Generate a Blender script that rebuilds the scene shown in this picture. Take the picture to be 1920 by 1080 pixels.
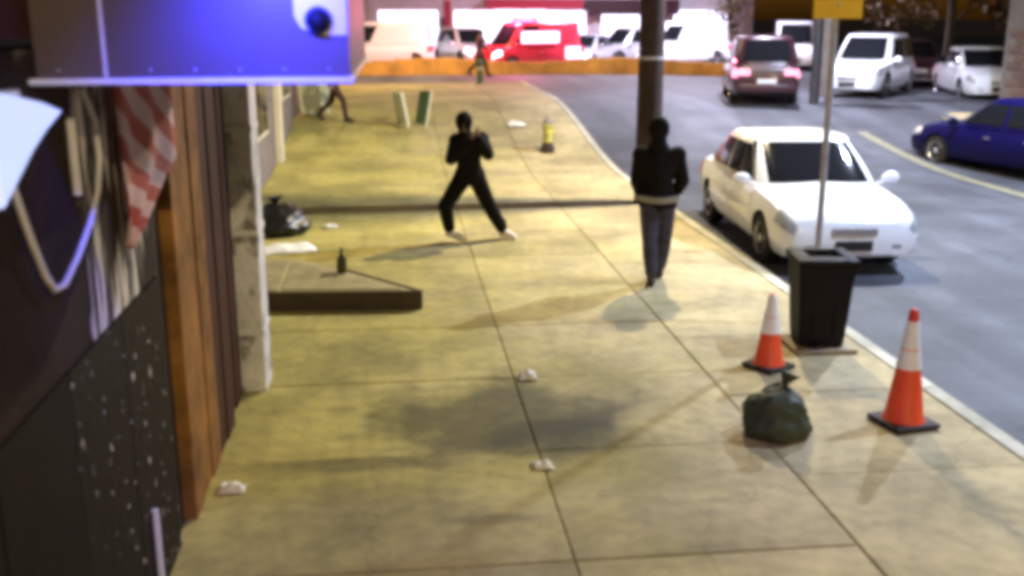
import bpy, bmesh, math, random
from mathutils import Vector, Matrix, noise
random.seed(7)
R = math.radians
scene = bpy.context.scene
for o in list(bpy.data.objects):
    bpy.data.objects.remove(o)
COL = scene.collection

# ------------------------------------------------------------------ camera
cam = bpy.data.cameras.new('camera')
cam.sensor_width = 36.0
cam.lens = 36.0 * 1950 / 1920
cam.clip_start = 0.05
cam.clip_end = 2000
cam.dof.use_dof = True
cam.dof.focus_distance = 11.0
cam.dof.aperture_fstop = 1.3
cam_o = bpy.data.objects.new('camera', cam)
COL.objects.link(cam_o)
cam_o.location = (0, 0, 3.1)
cam_o.rotation_euler = (R(90 - 14.657), 0, R(-6.37))
scene.camera = cam_o

# ------------------------------------------------------------------ world, moonlight, exposure
world = bpy.data.worlds.new('World')
scene.world = world
world.use_nodes = True
nt = world.node_tree
bg = nt.nodes['Background']
sky = nt.nodes.new('ShaderNodeTexSky')
sky.sky_type = 'NISHITA'
sky.sun_disc = False
sky.sun_elevation = R(3)
sky.sun_rotation = R(200)
tint = nt.nodes.new('ShaderNodeVectorMath')     # sodium-lit city haze turns the night sky brown
tint.operation = 'MULTIPLY'
tint.inputs[1].default_value = (0.72, 0.56, 0.58)
nt.links.new(sky.outputs[0], tint.inputs[0])
nt.links.new(tint.outputs[0], bg.inputs[0])
bg.inputs[1].default_value = 0.030
sun = bpy.data.lights.new('moon', 'SUN')
sun.energy = 0.02
sun.angle = R(1)
sun.color = (1.0, 0.95, 0.9)
sun_o = bpy.data.objects.new('moon', sun)
COL.objects.link(sun_o)
sun_o.rotation_euler = (R(60), 0, R(20))

vs = scene.view_settings
vs.view_transform = 'Standard'
vs.look = 'None'
vs.exposure = 0.38
vs.gamma = 1.0
vs.use_curve_mapping = False
scene.render.engine = 'CYCLES'
scene.cycles.use_denoising = True
scene.cycles.pixel_filter_type = 'BLACKMAN_HARRIS'
scene.cycles.filter_width = 5.2          # the soft optics of a cheap surveillance camera
scene.cycles.sample_clamp_indirect = 4.0
scene.cycles.max_bounces = 6

# ------------------------------------------------------------------ materials
M = {}


def mat(name, col, rough=0.7, metal=0.0, var=0.12, scale=6.0, bump=0.0, bscale=40.0, spec=0.5, emit=None, es=0.0,
        rand=0.0, coat=0.0, alpha=1.0, trans=0.0):
    m = bpy.data.materials.new(name)
    m.use_nodes = True
    n = m.node_tree.nodes
    l = m.node_tree.links
    b = n['Principled BSDF']
    b.inputs['Roughness'].default_value = rough
    b.inputs['Metallic'].default_value = metal
    b.inputs['Specular IOR Level'].default_value = spec
    b.inputs['Coat Weight'].default_value = coat
    b.inputs['Transmission Weight'].default_value = trans
    c = (*col, 1)
    b.inputs['Base Color'].default_value = c
    tc = n.new('ShaderNodeTexCoord')
    if var > 0:
        nz = n.new('ShaderNodeTexNoise')
        nz.inputs['Scale'].default_value = scale
        nz.inputs['Detail'].default_value = 6
        nz.inputs['Roughness'].default_value = 0.65
        l.new(tc.outputs['Object'], nz.inputs['Vector'])
        mr = n.new('ShaderNodeMapRange')
        mr.inputs[1].default_value = 0.3
        mr.inputs[2].default_value = 0.7
        mr.inputs[3].default_value = 1 - var
        mr.inputs[4].default_value = 1 + var
        l.new(nz.outputs['Fac'], mr.inputs[0])
        v = mr.outputs[0]
        if rand > 0:
            oi = n.new('ShaderNodeObjectInfo')
            m2 = n.new('ShaderNodeMapRange')
            m2.inputs[3].default_value = 1 - rand
            m2.inputs[4].default_value = 1 + rand
            l.new(oi.outputs['Random'], m2.inputs[0])
            mm = n.new('ShaderNodeMath')
            mm.operation = 'MULTIPLY'
            l.new(v, mm.inputs[0])
            l.new(m2.outputs[0], mm.inputs[1])
            v = mm.outputs[0]
        mx = n.new('ShaderNodeVectorMath')
        mx.operation = 'SCALE'
        mx.inputs[0].default_value = col
        l.new(v, mx.inputs['Scale'])
        l.new(mx.outputs[0], b.inputs['Base Color'])
    if bump > 0:
        nb = n.new('ShaderNodeTexNoise')
        nb.inputs['Scale'].default_value = bscale
        nb.inputs['Detail'].default_value = 5
        l.new(tc.outputs['Object'], nb.inputs['Vector'])
        bp = n.new('ShaderNodeBump')
        bp.inputs['Strength'].default_value = bump
        bp.inputs['Distance'].default_value = 0.02
        l.new(nb.outputs['Fac'], bp.inputs['Height'])
        l.new(bp.outputs[0], b.inputs['Normal'])
    if emit:
        b.inputs['Emission Color'].default_value = (*emit, 1)
        b.inputs['Emission Strength'].default_value = es
    M[name] = m
    return m


def concrete(name, col, stains=True):
    """pavement concrete: world-anchored grime, blotches, gum spots and one big wet stain"""
    m = mat(name, col, rough=0.85, var=0.0, bump=0.25, bscale=60)
    n = m.node_tree.nodes
    l = m.node_tree.links
    b = n['Principled BSDF']
    geo = n.new('ShaderNodeNewGeometry')

    def nz(scale, det=6, rough=0.6):
        t = n.new('ShaderNodeTexNoise')
        t.inputs['Scale'].default_value = scale
        t.inputs['Detail'].default_value = det
        t.inputs['Roughness'].default_value = rough
        l.new(geo.outputs['Position'], t.inputs['Vector'])
        return t

    def rng(src, a, bb, c, d):
        r = n.new('ShaderNodeMapRange')
        r.interpolation_type = 'SMOOTHSTEP'
        for i, x in enumerate((a, bb, c, d)):
            r.inputs[i + 1].default_value = x
        l.new(src, r.inputs[0])
        return r.outputs[0]

    def mul(a, bb):
        r = n.new('ShaderNodeMath')
        r.operation = 'MULTIPLY'
        l.new(a, r.inputs[0])
        l.new(bb, r.inputs[1])
        return r.outputs[0]

    f = mul(rng(nz(0.9).outputs['Fac'], 0.3, 0.7, 0.68, 1.2), rng(nz(7).outputs['Fac'], 0.3, 0.7, 0.84, 1.12))
    oi = n.new('ShaderNodeObjectInfo')
    f = mul(f, rng(oi.outputs['Random'], 0, 1, 0.88, 1.10))
    dn = nz(2.2)
    wp = n.new('ShaderNodeVectorMath')
    wp.operation = 'MULTIPLY_ADD'
    wp.inputs[1].default_value = (0.5, 0.5, 0.5)
    l.new(dn.outputs['Color'], wp.inputs[0])
    l.new(geo.outputs['Position'], wp.inputs[2])
    cv = n.new('ShaderNodeTexVoronoi')
    cv.feature = 'DISTANCE_TO_EDGE'
    cv.inputs['Scale'].default_value = 0.42
    l.new(wp.outputs[0], cv.inputs['Vector'])
    f = mul(f, rng(cv.outputs['Distance'], 0.001, 0.006, 0.80, 1.0))
    f = mul(f, rng(nz(28, 3).outputs['Fac'], 0.66, 0.74, 1.0, 0.72))
    vo = n.new('ShaderNodeTexVoronoi')
    vo.inputs['Scale'].default_value = 2.3
    l.new(geo.outputs['Position'], vo.inputs['Vector'])
    f = mul(f, rng(vo.outputs['Distance'], 0.03, 0.06, 0.72, 1.0))
    if stains:
        for (cx, cy, sx, sy, amt, wob) in ((0.75, 7.75, 1.25, 0.95, 0.30, 1.1), (1.25, 7.3, 0.7, 0.45, 0.45, 0.8),
                                           (-0.35, 6.95, 0.9, 0.16, 0.55, 0.3), (-0.45, 5.95, 0.5, 0.3, 0.85, 0.6),
                                           (0.55, 6.0, 0.35, 0.09, 0.65, 0.2), (-0.5, 8.05, 0.18, 0.1, 0.7, 0.2),
                                           (-0.8, 5.5, 0.5, 0.35, 0.85, 0.6), (2.3, 11.9, 0.5, 0.2, 0.8, 0.4)):
            sb = n.new('ShaderNodeVectorMath')
            sb.operation = 'SUBTRACT'
            sb.inputs[1].default_value = (cx, cy, 0)
            l.new(geo.outputs['Position'], sb.inputs[0])
            dv = n.new('ShaderNodeVectorMath')
            dv.operation = 'DIVIDE'
            dv.inputs[1].default_value = (sx, sy, 5)
            l.new(sb.outputs[0], dv.inputs[0])
            ln = n.new('ShaderNodeVectorMath')
            ln.operation = 'LENGTH'
            l.new(dv.outputs[0], ln.inputs[0])
            ns = nz(1.7 if sx > .6 else 4.0)
            ad = n.new('ShaderNodeMath')
            ad.operation = 'MULTIPLY_ADD'
            l.new(ns.outputs['Fac'], ad.inputs[0])
            ad.inputs[1].default_value = wob * 1.6
            ad.inputs[2].default_value = -wob * 0.8
            a2 = n.new('ShaderNodeMath')
            a2.operation = 'ADD'
            l.new(ln.outputs['Value'], a2.inputs[0])
            l.new(ad.outputs[0], a2.inputs[1])
            f = mul(f, rng(a2.outputs[0], 0.45, 1.15, amt, 1.0))
    sc = n.new('ShaderNodeVectorMath')
    sc.operation = 'SCALE'
    sc.inputs[0].default_value = col
    if stains:      # yellow-green light painted in towards the wall side, plain beige towards the kerb
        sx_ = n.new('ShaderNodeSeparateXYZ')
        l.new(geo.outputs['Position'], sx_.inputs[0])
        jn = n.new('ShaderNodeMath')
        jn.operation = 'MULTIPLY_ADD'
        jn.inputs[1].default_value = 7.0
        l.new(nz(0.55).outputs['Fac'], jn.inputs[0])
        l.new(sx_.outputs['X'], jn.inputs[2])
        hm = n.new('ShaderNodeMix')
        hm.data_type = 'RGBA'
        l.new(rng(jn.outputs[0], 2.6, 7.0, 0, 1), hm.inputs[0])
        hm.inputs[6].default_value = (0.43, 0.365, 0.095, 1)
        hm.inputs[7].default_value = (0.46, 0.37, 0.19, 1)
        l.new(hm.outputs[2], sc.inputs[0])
    l.new(f, sc.inputs['Scale'])
    l.new(sc.outputs[0], b.inputs['Base Color'])
    return m


def flecked(name, col, fleck, scale, lo, hi, stretch=(1, 1, 1), rough=0.35, bump=0.3, spec=0.5):
    """noise flecks over a base colour; pale ones on dark cladding are painted reflections"""
    m = mat(name, col, rough=rough, var=0.25, scale=4, bump=bump, bscale=18, spec=spec)
    n = m.node_tree.nodes
    l = m.node_tree.links
    b = n['Principled BSDF']
    geo = n.new('ShaderNodeNewGeometry')
    mp = n.new('ShaderNodeMapping')
    mp.inputs['Scale'].default_value = stretch
    l.new(geo.outputs['Position'], mp.inputs['Vector'])
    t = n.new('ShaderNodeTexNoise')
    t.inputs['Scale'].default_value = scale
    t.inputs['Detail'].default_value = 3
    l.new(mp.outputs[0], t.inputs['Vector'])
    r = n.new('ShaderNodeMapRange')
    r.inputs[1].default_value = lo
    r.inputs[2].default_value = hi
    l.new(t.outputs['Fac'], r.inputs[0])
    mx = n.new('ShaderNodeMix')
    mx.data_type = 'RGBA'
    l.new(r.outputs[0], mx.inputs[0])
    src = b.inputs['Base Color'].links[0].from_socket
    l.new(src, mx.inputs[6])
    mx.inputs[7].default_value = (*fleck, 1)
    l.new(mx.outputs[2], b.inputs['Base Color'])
    return m


def striped(name, c1, c2, freq, ang):
    m = mat(name, c1, rough=0.75, var=0.0)
    n = m.node_tree.nodes
    l = m.node_tree.links
    b = n['Principled BSDF']
    tc = n.new('ShaderNodeTexCoord')
    mp = n.new('ShaderNodeMapping')
    mp.inputs['Rotation'].default_value = (R(ang), 0, 0)
    l.new(tc.outputs['Object'], mp.inputs['Vector'])
    w = n.new('ShaderNodeTexWave')
    w.bands_direction = 'Z'
    w.inputs['Scale'].default_value = freq
    w.inputs['Distortion'].default_value = 0.8
    l.new(mp.outputs[0], w.inputs['Vector'])
    cr = n.new('ShaderNodeValToRGB')
    cr.color_ramp.elements[0].position = 0.42
    cr.color_ramp.elements[0].color = (*c1, 1)
    cr.color_ramp.elements[1].position = 0.55
    cr.color_ramp.elements[1].color = (*c2, 1)
    l.new(w.outputs['Color'], cr.inputs[0])
    l.new(cr.outputs[0], b.inputs['Base Color'])
    return m


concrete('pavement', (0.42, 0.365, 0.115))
concrete('kerbstone', (0.50, 0.47, 0.36), stains=False)
mat('joint_dirt', (0.19, 0.16, 0.07), 0.95, var=0.3)
mat('asphalt', (0.072, 0.075, 0.088), 0.75, var=0.35, scale=0.6, bump=0.3, bscale=90)
def worn_asphalt():
    m = M['asphalt']
    n, l = m.node_tree.nodes, m.node_tree.links
    b = n['Principled BSDF']
    src = b.inputs['Base Color'].links[0].from_socket
    geo = n.new('ShaderNodeNewGeometry')
    f = None
    for sc, st, lo, hi, a, c in ((1.0, (1.3, .07, 1), .42, .62, .72, 1.12), (.55, (1, 1, 1), .5, .53, .80, 1.0), (5.0, (1, 1, 1), .63, .70, 1.0, .6)):
        mp = n.new('ShaderNodeMapping')
        mp.inputs['Scale'].default_value = st
        l.new(geo.outputs['Position'], mp.inputs['Vector'])
        t = n.new('ShaderNodeTexNoise')
        t.inputs['Scale'].default_value = sc
        t.inputs['Detail'].default_value = 5
        l.new(mp.outputs[0], t.inputs['Vector'])
        r = n.new('ShaderNodeMapRange')
        for i, x in enumerate((lo, hi, a, c)):
            r.inputs[i + 1].default_value = x
        l.new(t.outputs['Fac'], r.inputs[0])
        if f is None:
            f = r.outputs[0]
        else:
            q = n.new('ShaderNodeMath')
            q.operation = 'MULTIPLY'
            l.new(f, q.inputs[0])
            l.new(r.outputs[0], q.inputs[1])
            f = q.outputs[0]
    v = n.new('ShaderNodeVectorMath')
    v.operation = 'SCALE'
    l.new(src, v.inputs[0])
    l.new(f, v.inputs['Scale'])
    l.new(v.outputs[0], b.inputs['Base Color'])


worn_asphalt()
mat('road_paint', (0.20, 0.185, 0.11), 0.7, var=0.25, scale=5)
mat('yellow_paint', (0.66, 0.33, 0.07), 0.6, var=0.45, scale=0.7, bump=0.2)
flecked('black_tile', (0.011, 0.007, 0.005), (0.80, 0.76, 0.70), 17, 0.66, 0.70, (1, 1, 0.6), rough=0.6, spec=0.12)  # pale flecks painted in for glints on the glossy tile
flecked('brown_render', (0.026, 0.016, 0.012), (0.75, 0.70, 0.68), 6.0, 0.50, 0.62, (1, 2.6, 0.35), rough=0.7, spec=0.15)  # pale vertical streaks are highlights painted into the wall colour
mat('dark_granite', (0.010, 0.006, 0.004), 0.7, spec=0.12, var=0.3, scale=5, bump=0.2)
mat('dark_render', (0.026, 0.015, 0.011), 0.8, spec=0.12, var=0.35, scale=3, bump=0.3)
mat('brown_wood', (0.27, 0.125, 0.035), 0.65, var=0.6, scale=2.6, spec=0.2, bump=0.5, bscale=14)
mat('red_wood', (0.055, 0.017, 0.012), 0.65, spec=0.2, var=0.3, scale=4, bump=0.3, bscale=16)
flecked('white_peeling', (0.80, 0.80, 0.86), (0.25, 0.23, 0.25), 5.5, 0.56, 0.66, (1, 1.0, 0.6), rough=0.4, bump=1.0)
mat('cream_paint', (0.72, 0.66, 0.50), 0.6, var=0.12, scale=3)
mat('grey_render', (0.22, 0.19, 0.18), 0.8, var=0.3, scale=2.5, bump=0.3, bscale=20)
mat('dark_brick', (0.085, 0.05, 0.035), 0.85, var=0.3, scale=2, bump=0.4, bscale=16, rand=0.25)
mat('mortar', (0.10, 0.085, 0.07), 0.95, var=0.2)
mat('brown_vinyl', (0.105, 0.075, 0.07), 0.45, var=0.06, scale=2)
mat('white_frame', (0.78, 0.78, 0.82), 0.4, var=0.06)
mat('lavender_plate', (0.70, 0.66, 0.72), 0.45, var=0.05)
mat('black_plastic', (0.018, 0.016, 0.016), 0.45, var=0.2, scale=8)
mat('bin_black', (0.0045, 0.003, 0.003), 0.7, var=0.3, scale=5, spec=0.25)
mat('white_plastic', (0.75, 0.73, 0.75), 0.4, var=0.08)
mat('led_blue_white', (0.8, 0.85, 1.0), 0.4, var=0.0, emit=(0.40, 0.55, 1.0), es=0.75)
mat('led_blue', (0.3, 0.4, 1.0), 0.4, var=0.0, emit=(0.10, 0.16, 1.0), es=6.0)
mat('lamp_warm', (1, 0.9, 0.6), 0.4, var=0.0, emit=(1, 0.74, 0.36), es=30.0)
mat('lamp_cool', (0.9, 0.95, 1), 0.4, var=0.0, emit=(0.80, 0.88, 1.0), es=30.0)
mat('bag_black', (0.012, 0.011, 0.008), 0.35, var=0.2, bump=0.6, bscale=12)
mat('bag_green', (0.035, 0.044, 0.016), 0.65, var=0.3, bump=0.7, bscale=14)
mat('paper', (0.84, 0.81, 0.74), 0.8, var=0.12, scale=10)
mat('cone_orange', (0.85, 0.085, 0.018), 0.5, var=0.08, scale=8)
mat('cone_white', (0.88, 0.88, 0.92), 0.35, var=0.05)
mat('cone_red', (0.62, 0.03, 0.03), 0.5, var=0.08)
mat('rubber', (0.02, 0.018, 0.016), 0.8, var=0.2)
mat('galv', (0.48, 0.48, 0.55), 0.45, metal=0.2, var=0.2, scale=10)
mat('dark_steel', (0.06, 0.06, 0.075), 0.5, metal=0.3, var=0.2)
mat('sign_yellow', (0.95, 0.58, 0.03), 0.45, var=0.06)
mat('pole_wood', (0.042, 0.023, 0.022), 0.8, var=0.35, scale=5, bump=0.5, bscale=22)
mat('tan_board', (0.34, 0.27, 0.17), 0.85, var=0.2)
mat('step_stone', (0.42, 0.36, 0.17), 0.85, var=0.2, scale=3, bump=0.2)
mat('hatch_plate', (0.36, 0.31, 0.15), 0.55, metal=0.2, var=0.3, scale=4, bump=0.4, bscale=60)
mat('step_iron', (0.050, 0.032, 0.014), 0.6, var=0.3, scale=5)
mat('skin', (0.30, 0.18, 0.13), 0.55, var=0.06)
mat('hair', (0.015, 0.012, 0.01), 0.6, var=0.2)
mat('cloth_black', (0.006, 0.0045, 0.0035), 0.9, spec=0.2, var=0.25, scale=9, bump=0.4, bscale=10)
mat('cloth_dark', (0.008, 0.0055, 0.005), 0.9, spec=0.2, var=0.25, scale=9, bump=0.4, bscale=10)
mat('denim', (0.055, 0.052, 0.082), 0.9, spec=0.2, var=0.35, scale=8, bump=0.3, bscale=14)
mat('cloth_brown', (0.075, 0.032, 0.02), 0.85, var=0.3, bump=0.3, bscale=12)
mat('cloth_rose', (0.19, 0.075, 0.075), 0.85, var=0.3)
mat('shirt_pale', (0.30, 0.27, 0.22), 0.85, var=0.15)
mat('shoe_white', (0.84, 0.80, 0.72), 0.6, var=0.1)
mat('shoe_dark', (0.035, 0.02, 0.015), 0.6, var=0.1)
mat('eye', (0.02, 0.02, 0.02), 0.2, var=0)
mat('car_white', (0.80, 0.81, 0.86), 0.28, var=0.03, scale=2, coat=0.6)
mat('car_silver', (0.48, 0.47, 0.52), 0.3, metal=0.35, var=0.04, coat=0.5)
mat('car_blue', (0.002, 0.001, 0.050), 0.5, var=0.05, coat=0.0, spec=0.2)
mat('car_maroon', (0.050, 0.016, 0.024), 0.3, var=0.05, coat=0.6)
mat('car_red', (0.62, 0.03, 0.06), 0.3, var=0.05, coat=0.6)
mat('car_dark', (0.03, 0.026, 0.03), 0.3, var=0.05, coat=0.6)
mat('glass_dark', (0.010, 0.011, 0.014), 0.08, var=0.0, spec=0.5)
mat('trim_black', (0.015, 0.014, 0.015), 0.5, var=0.1)
mat('lens_clear', (0.33, 0.34, 0.38), 0.15, var=0.05, spec=0.7)
mat('lens_amber', (0.5, 0.2, 0.03), 0.2, var=0.0)
mat('alloy', (0.55, 0.55, 0.58), 0.3, metal=0.8, var=0.05)
mat('tail_lit', (0.7, 0.1, 0.15), 0.3, var=0.0, emit=(1.0, 0.38, 0.62), es=1.5)
mat('head_lit', (0.9, 0.9, 1.0), 0.3, var=0.0, emit=(0.95, 0.85, 1.0), es=4.0)
mat('red_lit', (0.8, 0.1, 0.15), 0.3, var=0.0, emit=(1.0, 0.05, 0.14), es=6.0)
mat('pink_lit', (0.8, 0.4, 0.5), 0.3, var=0.0, emit=(1.0, 0.55, 0.85), es=2.5)
mat('shop_white', (0.62, 0.58, 0.66), 0.7, var=0.12, scale=1.5)
mat('shop_lit', (0.8, 0.8, 0.9), 0.5, var=0.0, emit=(0.80, 0.74, 1.0), es=2.2)
mat('shop_red', (0.45, 0.03, 0.07), 0.7, var=0.12)
mat('bark', (0.06, 0.045, 0.03), 0.9, var=0.3, bump=0.5)
mat('leaf_dark', (0.14, 0.09, 0.045), 0.7, var=0.4, scale=1.5)
mat('hydrant_paint', (0.50, 0.46, 0.10), 0.5, var=0.12)
mat('green_paint', (0.10, 0.19, 0.08), 0.6, var=0.1)
mat('pale_board', (0.75, 0.80, 0.62), 0.6, var=0.06)
mat('bottle_glass', (0.05, 0.045, 0.01), 0.15, var=0.05)
mat('crate_green', (0.02, 0.04, 0.03), 0.5, var=0.1)
mat('door_metal', (0.12, 0.10, 0.09), 0.5, var=0.2)
mat('soil', (0.24, 0.16, 0.11), 0.95, var=0.3, scale=2)
striped('flag_stripes', (0.42, 0.09, 0.085), (0.66, 0.46, 0.54), 1.5, 38)


# ------------------------------------------------------------------ helpers
def link(o, parent=None):
    COL.objects.link(o)
    if parent:
        o.parent = parent
    return o


def tag(o, label=None, cat=None, group=None, kind=None):
    for k, v in (('label', label), ('category', cat), ('group', group), ('kind', kind)):
        if v:
            o[k] = v
    return o


def obj(name, bm, material, parent=None, smooth=None, loc=None, rot=None):
    me = bpy.data.meshes.new(name)
    bmesh.ops.recalc_face_normals(bm, faces=bm.faces[:])
    bm.to_mesh(me)
    bm.free()
    if isinstance(material, str):
        material = [material]
    for x in material:
        me.materials.append(M[x])
    if smooth is not None:
        me.polygons.foreach_set('use_smooth', [True] * len(me.polygons))
        me.set_sharp_from_angle(angle=R(smooth))
    o = bpy.data.objects.new(name, me)
    if loc:
        o.location = loc
    if rot:
        o.rotation_euler = rot
    return link(o, parent)


def empty(name, loc=(0, 0, 0), rz=0.0):
    o = bpy.data.objects.new(name, None)
    o.location = loc
    o.rotation_euler = (0, 0, rz)
    o.empty_display_size = 0.2
    return link(o)


def box(bm, x0, x1, y0, y1, z0, z1, bev=0.0, mi=0):
    t = bmesh.new()
    bmesh.ops.create_cube(t, size=1)
    for v in t.verts:
        v.co = Vector(((x0 + x1) / 2 + v.co.x * (x1 - x0), (y0 + y1) / 2 + v.co.y * (y1 - y0),
                       (z0 + z1) / 2 + v.co.z * (z1 - z0)))
    if bev > 0:
        bmesh.ops.bevel(t, geom=t.edges[:], offset=bev, segments=2, affect='EDGES', profile=0.5)
    merge(bm, t, mi)
    return bm


def merge(bm, t, mi=0):
    vm = {}
    for v in t.verts:
        vm[v] = bm.verts.new(v.co)
    for f in t.faces:
        try:
            nf = bm.faces.new([vm[v] for v in f.verts])
            nf.material_index = mi
        except ValueError:
            pass
    t.free()


def B(*a, **k):
    return box(bmesh.new(), *a, **k)


def ring_loft(bm, rings, cap=True, mi=0):
    """rings: list of lists of Vector (closed)"""
    vr = [[bm.verts.new(p) for p in r] for r in rings]
    n = len(vr[0])
    for a, b in zip(vr, vr[1:]):
        for i in range(n):
            f = bm.faces.new((a[i], a[(i + 1) % n], b[(i + 1) % n], b[i]))
            f.material_index = mi
    if cap:
        bm.faces.new(vr[0][::-1]).material_index = mi
        bm.faces.new(vr[-1]).material_index = mi
    return bm


def tube(bm, pts, rads, n=10, cap=True, mi=0):
    pts = [Vector(p) for p in pts]
    if not hasattr(rads, '__len__'):
        rads = [rads] * len(pts)
    rings = []
    ref = None
    for i, p in enumerate(pts):
        d = (pts[min(i + 1, len(pts) - 1)] - pts[max(i - 1, 0)]).normalized()
        if ref is None:
            ref = Vector((1, 0, 0)) if abs(d.x) < 0.8 else Vector((0, 1, 0))
        u = (ref - d * ref.dot(d)).normalized()
        ref = u
        v = d.cross(u)
        rings.append([p + (u * math.cos(2 * math.pi * k / n) + v * math.sin(2 * math.pi * k / n)) * rads[i]
                      for k in range(n)])
    return ring_loft(bm, rings, cap, mi)


def T(*a, **k):
    return tube(bmesh.new(), *a, **k)


def lathe(bm, prof, n=20, c=(0, 0, 0), mi=0):
    """prof: list of (radius, z)"""
    c = Vector(c)
    rings = [[c + Vector((max(r, 1e-4) * math.cos(2 * math.pi * k / n), max(r, 1e-4) * math.sin(2 * math.pi * k / n), z))
              for k in range(n)] for r, z in prof]
    return ring_loft(bm, rings, True, mi)


def ground_z(y):
    t = min(max((y - 20) / 10, 0), 1)
    return 0.85 * t * t * (3 - 2 * t)


def light(name, kind, loc, energy, color, parent=None, size=0.15, **k):
    d = bpy.data.lights.new(name, kind)
    d.energy = energy
    d.color = color
    d.shadow_soft_size = size
    for a, v in k.items():
        setattr(d, a, v)
    o = bpy.data.objects.new(name, d)
    o.location = loc
    return link(o, parent)


# ------------------------------------------------------------------ setting: road, pavements, kerbs
def sheet(name, x0, x1, y0, y1, z, material, step=1.0, nx=1):
    bm = bmesh.new()
    n = max(1, int((y1 - y0) / step))
    rows = []
    for j in range(n + 1):
        y = y0 + (y1 - y0) * j / n
        rows.append([bm.verts.new((x0 + (x1 - x0) * i / nx, y, z + ground_z(y))) for i in range(nx + 1)])
    for a, b in zip(rows, rows[1:]):
        for i in range(nx):
            bm.faces.new((a[i], a[i + 1], b[i + 1], b[i]))
    return obj(name, bm, material, smooth=60)


WALL_X, BACK_X, KERB_X, FAR_KERB_X = -1.35, -2.45, 4.6, 14.4
tag(sheet('ground', -400, 400, -60, 700, -0.30, 'soil', step=4), kind='structure')
tag(sheet('road', -60, 120, -30, 120, -0.13, 'asphalt', step=1), kind='structure')
ln = sheet('road_edge_line', 11.45, 11.7, -20, 25, -0.126, 'road_paint')
tag(ln, kind='structure')

pave = sheet('pavement', BACK_X - 0.3, KERB_X - 0.16, -3, 37.5, -0.02, 'joint_dirt')
tag(pave, kind='structure')


def slab(x0, x1, y0, y1, parent, material='pavement', gap=0.004, lift=0.0, thick=0.05):
    bm = bmesh.new()
    g = gap
    n = 3 if ground_z(y1) > 0 else 1
    rings = []
    b = 0.008
    dz = lift
    for yy, zz in ((y0 + g, -b), (y0 + g + b, 0.0)):
        pass
    ys = [y0 + g] + [y0 + g + b] + [y0 + g + b + (y1 - y0 - 2 * g - 2 * b) * i / n for i in range(1, n)] + [y1 - g - b, y1 - g]
    for i, y in enumerate(ys):
        e = b if i in (0, len(ys) - 1) else 0.0
        z = ground_z(y) + dz
        rings.append([Vector((x0 + g, y, z - thick)), Vector((x0 + g, y, z - b)), Vector((x0 + g + b, y, z - e)),
                      Vector((x1 - g - b, y, z - e)), Vector((x1 - g, y, z - b)), Vector((x1 - g, y, z - thick))])
    ring_loft(bm, rings)
    return obj('paving_slab', bm, material, parent)


cols = [(0.98, 2.72), (2.72, KERB_X - 0.16)]
rowy = [-1.0 + 1.61 * k for k in range(24)]
for (x0, x1) in cols:
    off = -0.63 if x0 > 2 else 0.0
    for k in range(len(rowy) - 1):
        ya, yb = rowy[k] + off, min(rowy[k + 1] + off, 37.4)
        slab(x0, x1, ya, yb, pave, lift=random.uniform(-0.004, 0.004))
for k in range(len(rowy) - 1):
    ya, yb = rowy[k], min(rowy[k + 1], 37.4)
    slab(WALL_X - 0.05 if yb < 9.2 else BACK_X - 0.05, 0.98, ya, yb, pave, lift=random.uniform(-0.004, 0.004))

kerb = sheet('kerb', KERB_X - 0.15, KERB_X - 0.01, -3, 37.5, -0.10, 'joint_dirt')
tag(kerb, kind='structure')
for k in range(20):
    slab(KERB_X - 0.16, KERB_X, -2 + 2 * k, min(2 * k, 37.5), kerb, 'kerbstone', gap=0.006, lift=0.006, thick=0.14)
fk = sheet('far_kerb', FAR_KERB_X + 0.01, FAR_KERB_X + 0.15, -3, 26.5, -0.10, 'joint_dirt')
tag(fk, kind='structure')
for k in range(3, 13):
    slab(FAR_KERB_X, FAR_KERB_X + 0.16, 2 * k, 2 * k + 2, fk, 'kerbstone', gap=0.006, lift=0.006, thick=0.14)
fp = sheet('far_pavement', FAR_KERB_X + 0.16, 15.3, -3, 26.5, -0.004, 'pavement')
tag(fp, kind='structure')


# ------------------------------------------------------------------ street lamps
def street_lamp(loc, arm, height, label, lens, color, power, spot):
    r = empty('street_lamp', loc)
    tag(r, label, 'street lamp', 'street lamps')
    obj('base', lathe(bmesh.new(), [(0.2, 0), (0.2, 0.08), (0.14, 0.12), (0.12, 0.5)]), 'dark_steel', r, 40)
    obj('post', T([(0, 0, 0.3), (0, 0, height - 0.6)], [0.095, 0.065]), 'dark_steel', r, 40)
    s = 1 if arm > 0 else -1
    obj('arm', T([(0, 0, height - 0.7), (0.05 * s, 0, height - 0.3), (0.35 * s, 0, height - 0.05), (arm, 0, height)],
                 [0.05, 0.045, 0.04, 0.035]), 'dark_steel', r, 40)
    obj('head', B(min(arm - .1 * s, arm + .6 * s), max(arm - .1 * s, arm + .6 * s), -0.14, 0.14, height - 0.04, height + 0.09, bev=0.03),
        'dark_steel', r, 40)
    obj('lens', B(arm + .25 * s - .22, arm + .25 * s + .22, -0.11, 0.11, height - 0.055, height - 0.041), lens, r)
    k = dict(spot_size=R(spot), spot_blend=0.6) if spot else {}
    light('lamp_light', 'SPOT' if spot else 'POINT', (arm + .25 * s, 0, height - 0.12), power, color, r, 0.14, **k)
    return r


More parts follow.
